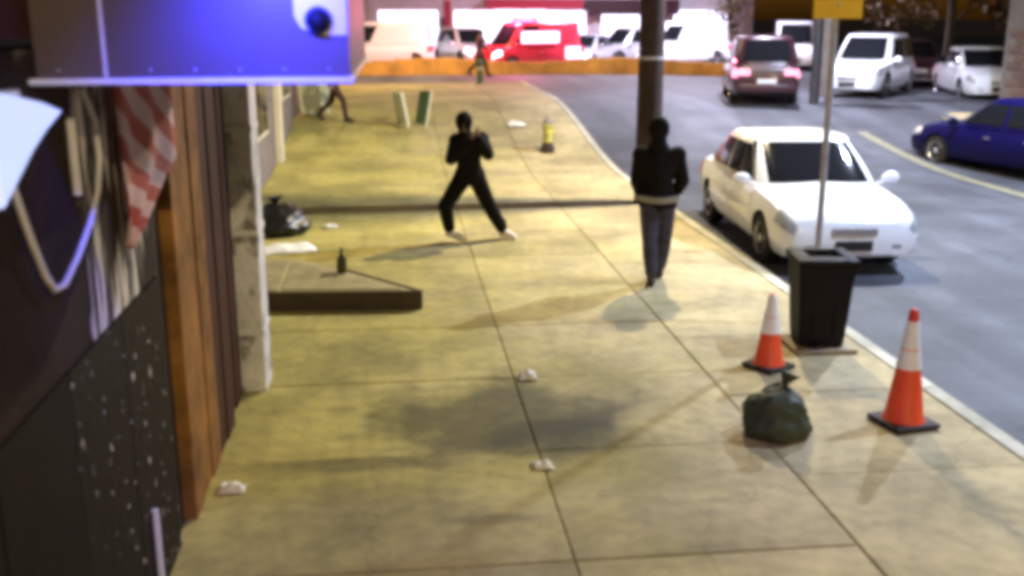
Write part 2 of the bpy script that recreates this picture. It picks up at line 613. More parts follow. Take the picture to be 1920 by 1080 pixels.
street_lamp((14.75, 17.6, 0), -3.2, 8.6, 'cool white street lamp across the road opposite the wooden pole', 'lamp_cool', (0.64, 0.74, 1.0), 8000, 165)
street_lamp((14.75, 9.2, 0), -5.0, 8.6, 'cool white street lamp across the road nearest the camera', 'lamp_cool', (0.56, 0.70, 1.0), 4000, 104)
street_lamp((11.35, 46.0, 0.72), 1.2, 8.0, 'added cool white street lamp beyond the orange wall, hidden behind the wooden pole', 'lamp_cool', (0.84, 0.78, 1.0), 10000, 170)  # added fill that brightens the distant vehicles, post hidden by the pole
street_lamp((12.05, 29.3, 0.6), -0.9, 8.4, 'added cool white street lamp set behind the signal post by the parking lot', 'lamp_cool', (0.80, 0.80, 1.0), 8000, 98)  # added to brighten the far road, tucked behind the signal post
street_lamp((5.0, -7.0, -0.13), -0.8, 7.6, 'added unseen warm street lamp on the near kerb behind the camera', 'lamp_warm', (1.0, 0.78, 0.42), 2700, 0)  # unseen lamp, added to lift the near pavement
street_lamp((-2.1, 41.3, 0.72), 2.2, 7.5, 'added warm street lamp on the near side of the orange wall, hidden by the awning', 'lamp_warm', (1.0, 0.66, 0.34), 4200, 170)  # added to brighten the orange wall, kept out of view by the awning

# utility pole by the kerb, carrying a sodium lamp
pole = empty('utility_pole', (4.27, 17.35, 0.0))
tag(pole, 'brown wooden utility pole rising behind the person in blue jeans', 'pole')
bm = T([(0, 0, -0.02), (0, 0, 2), (0.01, 0, 5), (0.02, 0, 9.2)], [0.225, 0.215, 0.20, 0.16], n=16)
obj('shaft', bm, 'pole_wood', pole, 50)
obj('crossarm', B(-1.1, 1.1, -0.24, -0.14, 8.5, 8.62, bev=0.01), 'pole_wood', pole)
for x in (-0.95, -0.45, 0.45, 0.95):
    obj('insulator', lathe(bmesh.new(), [(0.02, 0), (0.05, 0.03), (0.03, 0.06), (0.05, 0.09), (0.02, 0.14)], 10, (x, -0.19, 8.62)), 'white_plastic', pole, 40)
obj('steel_band', lathe(bmesh.new(), [(0.21, 0), (0.222, 0.0), (0.222, 0.05), (0.21, 0.05)], 16, (0, 0, 2.4)), 'galv', pole)
obj('lamp_arm', T([(0.15, 0, 7.1), (0.3, 0, 7.5), (0.5, 0, 7.72), (0.7, 0, 7.75)], 0.03), 'galv', pole, 40)
obj('lamp_head', B(0.55, 1.2, -0.14, 0.14, 7.72, 7.86, bev=0.04), 'galv', pole, 40)
obj('lamp_lens', B(0.65, 1.1, -0.11, 0.11, 7.70, 7.716), 'lamp_warm', pole)
light('lamp_light', 'POINT', (0.88, 0, 7.55), 3300, (1.0, 0.86, 0.56), pole, 0.12)

# ------------------------------------------------------------------ near building on the camera's own side
nb = empty('shop_building', (WALL_X, 3.5, 0))
tag(nb, 'dark shopfront with black tiles and brown timber under the blue-lit awning', 'building')


def nbp(name, bm, m, parent=None, smooth=None):
    o = obj(name, bm, m, parent or nb, smooth)
    if not parent:
        o.matrix_parent_inverse = Matrix.Translation((-WALL_X, -3.5, 0))
    return o


w = nbp('wall', B(-6, WALL_X - 0.06, -3, 9.0, -0.1, 7.0), 'black_plastic')
# upper render band and plain panels, tiles below
nbp('fascia_board', B(WALL_X - 0.059, WALL_X + 0.03, -3, 8.9, 3.02, 3.5, bev=0.01), 'red_wood')
zt = [-0.02, 1.685]
for k in range(10):
    y0 = 1.68 + 0.84 * k
    if y0 > 5.3:
        break
    for z0, z1 in zip(zt, zt[1:]):
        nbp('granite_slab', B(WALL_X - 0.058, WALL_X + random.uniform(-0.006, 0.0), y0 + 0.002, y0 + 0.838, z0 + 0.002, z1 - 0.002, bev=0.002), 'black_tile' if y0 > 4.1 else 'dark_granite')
for k in range(3):
    y0 = 2.0 + 1.30 * k
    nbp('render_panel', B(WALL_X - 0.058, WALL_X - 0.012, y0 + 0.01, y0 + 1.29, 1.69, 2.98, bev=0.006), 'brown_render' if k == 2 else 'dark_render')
nbp('metal_trim', T([(WALL_X + 0.02, 5.25, 0), (WALL_X + 0.02, 5.25, 0.55)], 0.018), 'white_frame', smooth=40)
# timber pilaster: planks standing side by side, the last ones dark red
ypl = [6.20, 6.50, 6.84, 7.18, 7.52, 7.86, 8.18, 8.5]
for i, (a, b) in enumerate(zip(ypl, ypl[1:])):
    nbp('timber_plank', B(WALL_X - 0.058, WALL_X + 0.035 - 0.012 * (i % 2) - (0.03 if i > 4 else 0), a + 0.006, b - 0.006, -0.02, 3.0, bev=0.008),
        'brown_wood' if i in (0, 1, 2) else 'red_wood')
nbp('recess_board', B(WALL_X - 0.058, WALL_X - 0.045, 5.86, 6.195, -0.02, 3.0), 'black_plastic')
# peeling white corner post
nbp('corner_post', B(WALL_X - 0.055, WALL_X + 0.20, 8.56, 8.97, -0.02, 3.0, bev=0.015), 'white_peeling')
for z in (0.5, 1.35, 2.2):
    nbp('post_strap', B(WALL_X - 0.05, WALL_X + 0.208, 8.55, 8.98, z, z + 0.05, bev=0.004), 'white_frame')

# neighbouring set-back building
sb = empty('setback_building', (BACK_X, 22, 0))
tag(sb, 'grey set-back building with cream corner pilaster beyond the peeling white post', 'building')


def sbp(name, bm, m, parent=None, smooth=None):
    o = obj(name, bm, m, parent or sb, smooth)
    if not parent:
        o.matrix_parent_inverse = Matrix.Translation((-BACK_X, -22, 0))
    return o


sbp('wall', B(-9, BACK_X - 0.05, 9.05, 36.0, -0.1, 7.5), 'grey_render')
for y in (9.6, 22.4, 35.6):
    z = ground_z(y)
    sbp('pilaster', B(BACK_X - 0.049, BACK_X + 0.09, y - 0.2, y + 0.2, z - 0.05, z + 4.2, bev=0.015), 'cream_paint')
for y in (12.2, 17.5, 27.0, 32.0):
    z = ground_z(y)
    d = sbp('door', B(BACK_X - 0.049, BACK_X - 0.01, y - 0.5, y + 0.5, z, z + 2.1, bev=0.008), 'door_metal')
    sbp('handle', T([(BACK_X + 0.02, y - 0.35, z + 0.95), (BACK_X + 0.02, y - 0.35, z + 1.15)], 0.014), 'galv').parent = sb
for y in (14.8, 19.9, 24.6, 29.5):
    z = ground_z(y)
    f = sbp('window', B(BACK_X - 0.049, BACK_X + 0.0, y - 0.9, y + 0.9, z + 0.9, z + 2.3, bev=0.01), 'cream_paint')
    for s in (-1, 1):
        sbp('pane', B(BACK_X + 0.001, BACK_X + 0.006, y + s * 0.43 - 0.39, y + s * 0.43 + 0.39, z + 0.98, z + 2.22), 'glass_dark')

# ------------------------------------------------------------------ blue awning over the shopfront
aw = empty('awning', (WALL_X, 4.1, 2.85))
tag(aw, 'awning with white lower rail, its end panel washed in blue light', 'awning')
AX0, AX1, AY0, AY1, AZ = WALL_X + 0.035, -0.165, 4.1, 6.4, 2.872


def awp(name, bm, m, parent=None, smooth=None):
    o = obj(name, bm, m, parent or aw, smooth)
    if not parent:
        o.matrix_parent_inverse = Matrix.Translation((-WALL_X, -4.1, -2.85))
    return o


for y in (AY0, AY1 - 0.02):
    awp('end_panel', B(AX0, AX1, y, y + 0.02, AZ, 3.75), 'brown_vinyl')
awp('front_valance', B(AX1 - 0.02, AX1 - 0.002, AY0 + 0.021, AY1 - 0.021, AZ, 3.75), 'brown_vinyl')
awp('top_sheet', B(AX0, AX1, AY0, AY1, 3.751, 3.77), 'brown_vinyl')
for y in (AY0 - 0.012, AY1 + 0.002):
    awp('lower_rail', B(AX0 - 0.03, AX1 + 0.012, y, y + 0.024, AZ - 0.02, AZ + 0.002, bev=0.005), 'white_frame')
awp('front_rail', B(AX1 - 0.014, AX1 + 0.012, AY0 + 0.013, AY1, AZ - 0.02, AZ - 0.001, bev=0.005), 'white_frame')
for k in range(7):
    awp('rivet', lathe(bmesh.new(), [(.007, 0), (.006, .004), (.002, .006)], 8), 'galv').location = (AX0 + .08 + k * .165, AY0 - .001, AZ + .03)
    aw.children[-1].rotation_euler = (R(90), 0, 0)
awp('seam_strip', B(-1.072, -1.06, AY0 - 0.006, AY0 - 0.001, AZ + 0.006, 3.75), 'lavender_plate')
# pale corner plate with the dark dome of a second camera
bm = bmesh.new()
pts = [(-0.365, 3.30), (-0.365, 3.10), (-0.34, 3.055), (-0.27, 3.03), (-0.17, 3.03), (-0.17, 3.30)]
ring_loft(bm, [[Vector((x, AY0 - 0.012, z)) for x, z in pts], [Vector((x, AY0 - 0.001, z)) for x, z in pts]])
awp('corner_plate', bm, 'lavender_plate')
dome = empty('dome_camera', (-0.275, AY0 - 0.013, 3.085))
tag(dome, 'small dark dome camera on the pale corner of the blue-lit awning', 'camera')
bm = bmesh.new()
lathe(bm, [(0.052, 0), (0.052, 0.012), (0.047, 0.016)], 20)
o = obj('mount_ring', bm, 'dark_steel', dome, 40, rot=(R(90), 0, 0))
bm = bmesh.new()
lathe(bm, [(0.044, 0.014), (0.040, 0.03), (0.028, 0.043), (0.012, 0.049), (0.0, 0.05)], 20)
o = obj('dome_cover', bm, 'bin_black', dome, 60, rot=(R(90), 0, 0))
# blue LED bar on a short bracket above, washing the end panel
lb = empty('awning_lamp', (-0.36, AY0 - 0.001, 3.36))
tag(lb, 'blue light bar on a bracket above the awning end', 'lamp')
obj('bracket', T([(0, 0, 0), (0, -0.12, 0.05), (0, -0.30, 0.02)], 0.012), 'dark_steel', lb, 40)
obj('housing', B(-0.3, 0.2, -0.42, -0.30, -0.01, 0.03, bev=0.008), 'dark_steel', lb)
obj('lens', B(-0.29, 0.19, -0.41, -0.31, -0.016, -0.011), 'led_blue', lb)
bl_ = light('lamp_light', 'SPOT', (-0.10, -0.40, -0.04), 170.0, (0.03, 0.04, 1.0), lb, 0.03, spot_size=R(128), spot_blend=1.0)
bl_.rotation_euler = (R(52), 0, R(-4))

# lit white security lamp on the wall, its cable hanging in a loop
fl = empty('security_lamp', (WALL_X, 3.86, 2.75))
tag(fl, 'blue-white lit security lamp on the dark wall beneath the awning', 'lamp')
obj('back_plate', B(-0.012, 0.03, -0.30, 0.06, -0.16, 0.10, bev=0.005), 'white_plastic', fl)
bm = bmesh.new()
prof = [(-0.40, 0.13), (0.10, 0.05), (0.32, 0.0), (0.12, -0.05), (-0.06, -0.11), (-0.40, -0.26)]
ring_loft(bm, [[Vector((0.031, y, z)) for y, z in prof], [Vector((0.09, y * 0.96, z * 0.96)) for y, z in prof]])
obj('diffuser', bm, 'led_blue_white', fl)
cab = T([(WALL_X + 0.05, 3.64, 2.60), (WALL_X + 0.05, 3.70, 2.50), (WALL_X + 0.05, 3.80, 2.32), (WALL_X + 0.05, 3.90, 2.17), (WALL_X + 0.05, 3.98, 2.095),
         (WALL_X + 0.05, 4.10, 2.085), (WALL_X + 0.05, 4.30, 2.15), (WALL_X + 0.05, 4.52, 2.25), (WALL_X + 0.05, 4.68, 2.36),
         (WALL_X + 0.05, 4.76, 2.50), (WALL_X + 0.05, 4.74, 2.66), (WALL_X + 0.03, 4.66, 2.80)], 0.013, n=8)
c = obj('cable', cab, 'white_plastic', None, 60)
tag(c, 'white cable hanging in a V-shaped loop on the dark wall', 'cable')
for (y, z, L) in ((4.52, 2.70, 0.33),):
    c = obj('conduit', T([(WALL_X + 0.012, y, z), (WALL_X + 0.012, y, z - L)], 0.02, n=8), 'white_plastic', None, 50)
    tag(c, 'short pale conduit on the dark wall above the cable loop', 'conduit')

# striped flag hanging from a short staff
fg = empty('flag', (WALL_X, 5.45, 2.8), R(-8))
tag(fg, 'faded red and pale striped flag hanging in a point against the wall', 'flag')
obj('staff', T([(0.0, -0.3, 0.02), (0.06, -0.3, 0.02), (0.075, -0.3, 0.02), (0.075, 0.45, 0.02)], 0.012), 'white_frame', fg, 40)
bm = bmesh.new()
NU, NV = 12, 18
gr = []
for j in range(NV + 1):
    v = j / NV
    row = []
    for i in range(NU + 1):
        u = i / NU
        wid = 0.74 if v < .55 else 0.74 * (1 - ((v - .55) / .45) * 0.93)
        y = -0.29 + wid * u
        z = 0.0 - 0.80 * v
        row.append(bm.verts.new((0.075 + 0.022 * math.sin(u * 14 + v * 2) * (0.3 + v), y, z)))
    gr.append(row)
for a, b in zip(gr, gr[1:]):
    for i in range(NU):
        bm.faces.new((a[i], a[i + 1], b[i + 1], b[i]))
fc = obj('cloth', bm, 'flag_stripes', fg, 80)
sm = fc.modifiers.new('thickness', 'SOLIDIFY')
sm.thickness = 0.003


# ------------------------------------------------------------------ people
def capsules(bm, segs, sub=10):
    for (a, ra, b, rb) in segs:
        a, b = Vector(a), Vector(b)
        d = (b - a)
        L = d.length
        d = d.normalized() if L > 1e-6 else Vector((0, 0, 1))
        u = d.orthogonal().normalized()
        v = d.cross(u)
        rings = []
        for t in (-88, -55, -25, 0):
            rings.append((a + d * ra * math.sin(R(t)), ra * math.cos(R(t))))
        for t in (0, 25, 55, 88):
            rings.append((b + d * rb * math.sin(R(t)), rb * math.cos(R(t))))
        rr = [[c + (u * math.cos(2 * math.pi * k / sub) + v * math.sin(2 * math.pi * k / sub)) * r for k in range(sub)] for c, r in rings]
        ring_loft(bm, rr)


def ellipsoid(bm, c, r, rot=None):
    t = bmesh.new()
    bmesh.ops.create_uvsphere(t, u_segments=14, v_segments=10, radius=1)
    for v in t.verts:
        p = Vector((v.co.x * r[0], v.co.y * r[1], v.co.z * r[2]))
        if rot:
            p = rot @ p
        v.co = p + Vector(c)
    merge(bm, t)


def remeshed(name, bm, material, parent, voxel=0.014, smooth=4):
    me = bpy.data.meshes.new('tmp')
    bmesh.ops.recalc_face_normals(bm, faces=bm.faces[:])
    bm.to_mesh(me)
    bm.free()
    t = bpy.data.objects.new('tmp', me)
    COL.objects.link(t)
    m = t.modifiers.new('r', 'REMESH')
    m.mode = 'VOXEL'
    m.voxel_size = voxel
    s = t.modifiers.new('s', 'SMOOTH')
    s.iterations = smooth
    s.factor = 0.5
    dg = bpy.context.evaluated_depsgraph_get()
    new = bpy.data.meshes.new_from_object(t.evaluated_get(dg))
    bpy.data.objects.remove(t)
    new.name = name
    new.materials.clear()
    new.materials.append(M[material])
    new.polygons.foreach_set('use_smooth', [True] * len(new.polygons))
    o = bpy.data.objects.new(name, new)
    return link(o, parent)


def hand_segs(w, d, side, curl=0.5, s=1.0):
    """palm and five fingers; w wrist, d pointing direction, side: +-1 thumb side axis"""
    w, d = Vector(w), Vector(d).normalized()
    ax = d.orthogonal().normalized()
    ax = (side - d * side.dot(d)).normalized()
    n = d.cross(ax)
    out = [(w, 0.026 * s, w + d * 0.03 * s, 0.03 * s)]
    for i, L in enumerate((0.072, 0.080, 0.076, 0.060)):
        k = w + d * 0.09 * s + ax * (0.030 - 0.02 * i) * s
        out.append((w + d * 0.03 * s + ax * (0.02 - 0.013 * i) * s, 0.017 * s, k, 0.0125 * s))
        m = k + (d * math.cos(curl) + n * math.sin(curl)) * L * .5 * s
        e = m + (d * math.cos(curl * 2.2) + n * math.sin(curl * 2.2)) * L * .5 * s
        out.append((k, 0.0105 * s, m, 0.0095 * s))
        out.append((m, 0.0095 * s, e, 0.008 * s))
    t0 = w + d * 0.03 * s + ax * 0.026 * s
    t1 = t0 + (d * 0.7 + ax * 0.7) * 0.045 * s
    t2 = t1 + (d * 0.9 + ax * 0.1 + n * 0.3) * 0.035 * s
    out += [(t0, 0.014 * s, t1, 0.012 * s), (t1, 0.0115 * s, t2, 0.0095 * s)]
    return out


def person(loc, rz, J, label, jacket, trousers, shoes, hem=None, hood=True, hair=True, skin='skin', rot_head=0.0, long_coat=0.0, bulk=0.0):
    """J: joints in local metres, the figure faces -y; shoulders, elbows, wrists, hips, knees, ankles as (l, r)"""
    V = {k: ([Vector(p) for p in v] if isinstance(v, list) else Vector(v)) for k, v in J.items()}
    hd, nk, ch, wa, pe = V['head'], V['neck'], V['chest'], V['waist'], V['pelvis']
    S, E_, W_, H_, K_, A_ = V['sh'], V['el'], V['wr'], V['hip'], V['kn'], V['an']
    toe = V['toe']

    def trunk(g):
        s = [(pe, .125 + g, wa, .118 + g), (wa, .118 + g, ch, .135 + g), (ch, .12 + g, nk - Vector((0, 0, .05)), .065 + g)]
        for i in (0, 1):
            s += [(ch, .11 + g, S[i], .062 + g), (H_[i], .092 + g, pe, .11 + g), (wa, .1 + g, H_[i] * .5 + wa * .5, .105 + g),
                  (ch * .6 + wa * .4, .1 + g, S[i] * .45 + ch * .55 - Vector((0, 0, .05)), .1 + g)]
        return s

    def arm(i, g, cut=1.0):
        e = E_[i] + (W_[i] - E_[i]) * cut
        return [(S[i], .058 + g, E_[i], .043 + g), (E_[i], .043 + g, e, .033 + g)]

    def leg(i, g, cut=1.0):
        m = K_[i] * .62 + A_[i] * .38
        e = K_[i] + (A_[i] - K_[i]) * cut
        s = [(H_[i], .092 + g, K_[i], .058 + g)]
        if cut > .5:
            s += [(K_[i], .056 + g, m, .055 + g), (m, .055 + g, e, .037 + g)]
        return s

    body = bmesh.new()
    segs = trunk(0) + [(nk - Vector((0, 0, .07)), .062, hd, .055)]
    for i in (0, 1):
        segs += arm(i, 0) + leg(i, 0) + [(A_[i], .037, toe[i] - Vector((0, 0, 0.0)), .03)]
        dd = W_[i] - E_[i]
        hdir = V['hd'][i] if 'hd' in V else dd
        segs += hand_segs(W_[i], hdir, Vector((0.2, -1, 0.3)), 0.5 if i else 0.6)
    capsules(body, segs)
    rh = Matrix.Rotation(rot_head, 3, 'Z')
    ellipsoid(body, hd, (.074, .092, .105), rh)
    ellipsoid(body, hd + rh @ Vector((0, -.022, -.05)), (.056, .066, .066), rh)        # jaw
    ellipsoid(body, hd + rh @ Vector((0, -.098, -.018)), (.013, .02, .026), rh)        # nose
    ellipsoid(body, hd + rh @ Vector((0, -.083, -.062)), (.026, .012, .010), rh)       # lips
    ellipsoid(body, hd + rh @ Vector((0, -.078, .022)), (.052, .018, .012), rh)        # brow
    for s in (-1, 1):
        ellipsoid(body, hd + rh @ Vector((.076 * s, .008, -.008)), (.012, .022, .034), rh)
    o = remeshed('person', body, skin, None, voxel=0.0075, smooth=3)
    o.location = loc
    o.rotation_euler = (0, 0, rz)
    tag(o, label, 'person')
    for s in (-1, 1):
        b = bmesh.new()
        ellipsoid(b, hd + rh @ Vector((.03 * s, -.084, .002)), (.013, .009, .008), rh)
        obj('eye', b, 'eye', o, 80)
    jk = bmesh.new()
    sg = [x for x in trunk(.026 + bulk)]
    for i in (0, 1):
        sg += arm(i, .020 + bulk, 0.97)
        sg += [(H_[i] + Vector((0, 0, .03)), .112 + bulk, wa, .125 + bulk), (wa, .12 + bulk, S[i] * .5 + ch * .5, .105 + bulk)]
        if long_coat:
            sg += [(H_[i], .12, H_[i] * (1 - long_coat) + K_[i] * long_coat, .105)]
    # folds on the jacket
    for i in (0, 1):
        for t in (.25, .5, .75):
            p = S[i].lerp(E_[i], t)
            sg.append((p + Vector((.0, -.01, .01)), .064, p + Vector((.005, .0, -.015)), .066))
    capsules(jk, sg)
    remeshed('jacket', jk, jacket, o, voxel=0.013)
    tr = bmesh.new()
    sg = [(pe, .132, pe + Vector((0, 0, .06)), .128), (H_[0], .106, H_[1], .106)]
    for i in (0, 1):
        sg += leg(i, .018 + bulk * 1.1, .86)
        e = K_[i].lerp(A_[i], .84)
        sg += [(e, .066 + bulk * .5, e + Vector((0, .004, .06)), .064 + bulk * .6)]
    capsules(tr, sg)
    remeshed('trousers', tr, trousers, o, voxel=0.013)
    if hem:
        hb = bmesh.new()
        lo = H_[0].lerp(H_[1], .5) + Vector((0, 0, .045))
        rings = []
        for dz, q in ((-.03, 1.0), (-.028, 1.03), (.03, 1.03), (.032, 1.0)):
            rings.append([lo + Vector((.255 * q * math.cos(a), .20 * q * math.sin(a), dz + .006 * math.sin(3 * a))) for a in
                          [2 * math.pi * k / 28 for k in range(28)]])
        ring_loft(hb, rings)
        obj('shirt_hem', hb, hem, o, 50)
    for i in (0, 1):
        sh = bmesh.new()
        d = (toe[i] - A_[i])
        dxy = Vector((d.x, d.y, 0)).normalized()
        base = Vector((A_[i].x, A_[i].y, 0))
        drop = min(A_[i].z, toe[i].z + .03) - 0.075
        hz = A_[i].z - .045
        capsules(sh, [(A_[i] + Vector((0, 0, -.02)), .05, A_[i] - dxy * .03 + Vector((0, 0, -.045)), .045),
                      (A_[i] - dxy * .03 + Vector((0, 0, -.045)), .046, toe[i], .045), (A_[i], .052, toe[i], .047),
                      (toe[i], .042, toe[i] + (toe[i] - A_[i]) * .15 - Vector((0, 0, .0)), .036)])
        remeshed('shoe', sh, shoes, o, voxel=0.010, smooth=2)
    if hood:
        hb = bmesh.new()
        ellipsoid(hb, hd + rh @ Vector((0, .012, .02)), (.124, .124, .142), rh)
        capsules(hb, [(hd + rh @ Vector((0, .06, -.05)), .085, nk + rh @ Vector((0, .04, -.02)), .1), (nk + Vector((-.05, 0, -.03)), .075, nk + Vector((.05, 0, -.03)), .075)])
        remeshed('hood', hb, jacket, o, voxel=0.012)
    elif hair:
        hb = bmesh.new()
        ellipsoid(hb, hd + rh @ Vector((0, .02, .03)), (.083, .092, .095), rh)
        ellipsoid(hb, hd + rh @ Vector((0, .05, -.01)), (.072, .06, .08), rh)
        remeshed('hair', hb, 'hair', o, voxel=0.010)
    return o


# person in black, striding with the forearms raised to the face
J1 = dict(head=(-.07, -.07, 1.68), neck=(-.04, -.01, 1.53), chest=(-.02, 0, 1.33), waist=(.02, .02, 1.08), pelvis=(.04, .02, .96),
          sh=[(-.17, -.02, 1.43), (.19, .0, 1.44)], el=[(-.27, -.14, 1.20), (.25, -.14, 1.25)], wr=[(-.03, -.27, 1.45), (.08, -.26, 1.48)],
          hip=[(-.07, .02, .92), (.11, .02, .92)], kn=[(-.36, -.12, .55), (.30, .02, .50)], an=[(-.27, .04, .16), (.52, .06, .11)],
          toe=[(-.12, -.08, .065), (.63, -.06, .05)], hd=[(.3, -.1, .8), (-.2, -.1, .9)])
person((1.0, 14.45, 0), R(8), J1, 'person in black hooded clothes and pale shoes striding with hands raised to face', 'cloth_black', 'cloth_black',
       'shoe_white', hood=True, rot_head=R(-10), bulk=.028)
# person by the pole, walking with hands low
J2 = dict(head=(.01, -.06, 1.71), neck=(.01, .0, 1.55), chest=(0, 0, 1.34), waist=(0, .02, 1.09), pelvis=(0, .02, .97),
          sh=[(-.20, .0, 1.45), (.20, .0, 1.45)], el=[(-.265, .03, 1.17), (.245, .03, 1.17)], wr=[(-.20, -.12, .99), (.18, -.12, .99)],
          hip=[(-.09, .02, .93), (.09, .02, .93)], kn=[(-.09, -.02, .51), (.085, .10, .52)], an=[(-.075, -.22, .10), (.06, .16, .095)],
          toe=[(-.08, -.37, .045), (.06, .02, .045)], hd=[(.2, -.3, -.4), (-.2, -.3, -.4)])
p2 = person((3.05, 11.85, 0), R(172), J2, 'person in dark jacket and blue jeans walking in front of the wooden pole', 'cloth_dark', 'denim', 'shoe_dark',
            hem='shirt_pale', hood=True, bulk=.014)
p2.scale = (1.06, 1.06, 1.06)
# striding person half hidden by the awning
J3 = dict(head=(0, -.05, 1.66), neck=(0, .0, 1.50), chest=(0, 0, 1.31), waist=(0, .02, 1.06), pelvis=(0, .02, .94),
          sh=[(-.18, .0, 1.42), (.18, .0, 1.42)], el=[(-.24, .10, 1.16), (.24, -.10, 1.16)], wr=[(-.24, .02, .93), (.24, -.26, 1.0)],
          hip=[(-.09, .02, .90), (.09, .02, .90)], kn=[(-.09, -.24, .52), (.09, .12, .50)], an=[(-.09, -.30, .10), (.09, .44, .20)],
          toe=[(-.09, -.44, .045), (.09, .36, .07)])
person((-1.45, 26.2, ground_z(26.2)), R(75), J3, 'person in brown clothes walking beside the set-back building, partly hidden by the awning', 'cloth_brown',
       'cloth_brown', 'shoe_dark', hood=False)
J4 = {k: v for k, v in J3.items()}
J4['kn'] = [(-.09, -.20, .52), (.09, .16, .50)]
person((3.3, 40.5, ground_z(40)), R(80), J4, 'distant person in rose brown clothes crossing before the red emergency truck', 'cloth_rose', 'cloth_brown', 'shoe_dark', hood=False)


# ------------------------------------------------------------------ cars
def interp(tab, x):
    if x <= tab[0][0]:
        return tab[0][1]
    for (a, va), (b, vb) in zip(tab, tab[1:]):
        if x <= b:
            t = (x - a) / (b - a)
            t = t * t * (3 - 2 * t) * .5 + t * .5
            return va + (vb - va) * t
    return tab[-1][1]


STY = {
    'sedan': dict(L=4.8, W=1.92, H=1.58, top=[(-2.4, .84), (-2.32, .97), (-1.9, 1.04), (-1.0, 1.04), (.9, 1.01), (1.6, .95), (2.1, .86), (2.32, .77), (2.4, .66)],
                  cab=dict(yb0=-1.95, yt0=-1.1, yt1=.25, yb1=1.15, zb=.99), wy=(-1.42, 1.45), wr=.33),
    'suv': dict(L=4.7, W=1.92, H=1.86, top=[(-2.35, .90), (-2.3, 1.06), (-1.0, 1.10), (.9, 1.08), (1.5, 1.04), (2.1, .95), (2.28, .85), (2.35, .66)],
                cab=dict(yb0=-2.28, yt0=-1.95, yt1=.35, yb1=1.1, zb=1.06), wy=(-1.4, 1.42), wr=.37),
    'van': dict(L=5.0, W=1.98, H=2.15, top=[(-2.5, 1.0), (-2.46, 1.12), (1.3, 1.14), (1.9, 1.08), (2.3, .95), (2.46, .82), (2.5, .62)],
                cab=dict(yb0=-2.46, yt0=-2.36, yt1=1.0, yb1=1.75, zb=1.10), wy=(-1.6, 1.55), wr=.35),
}


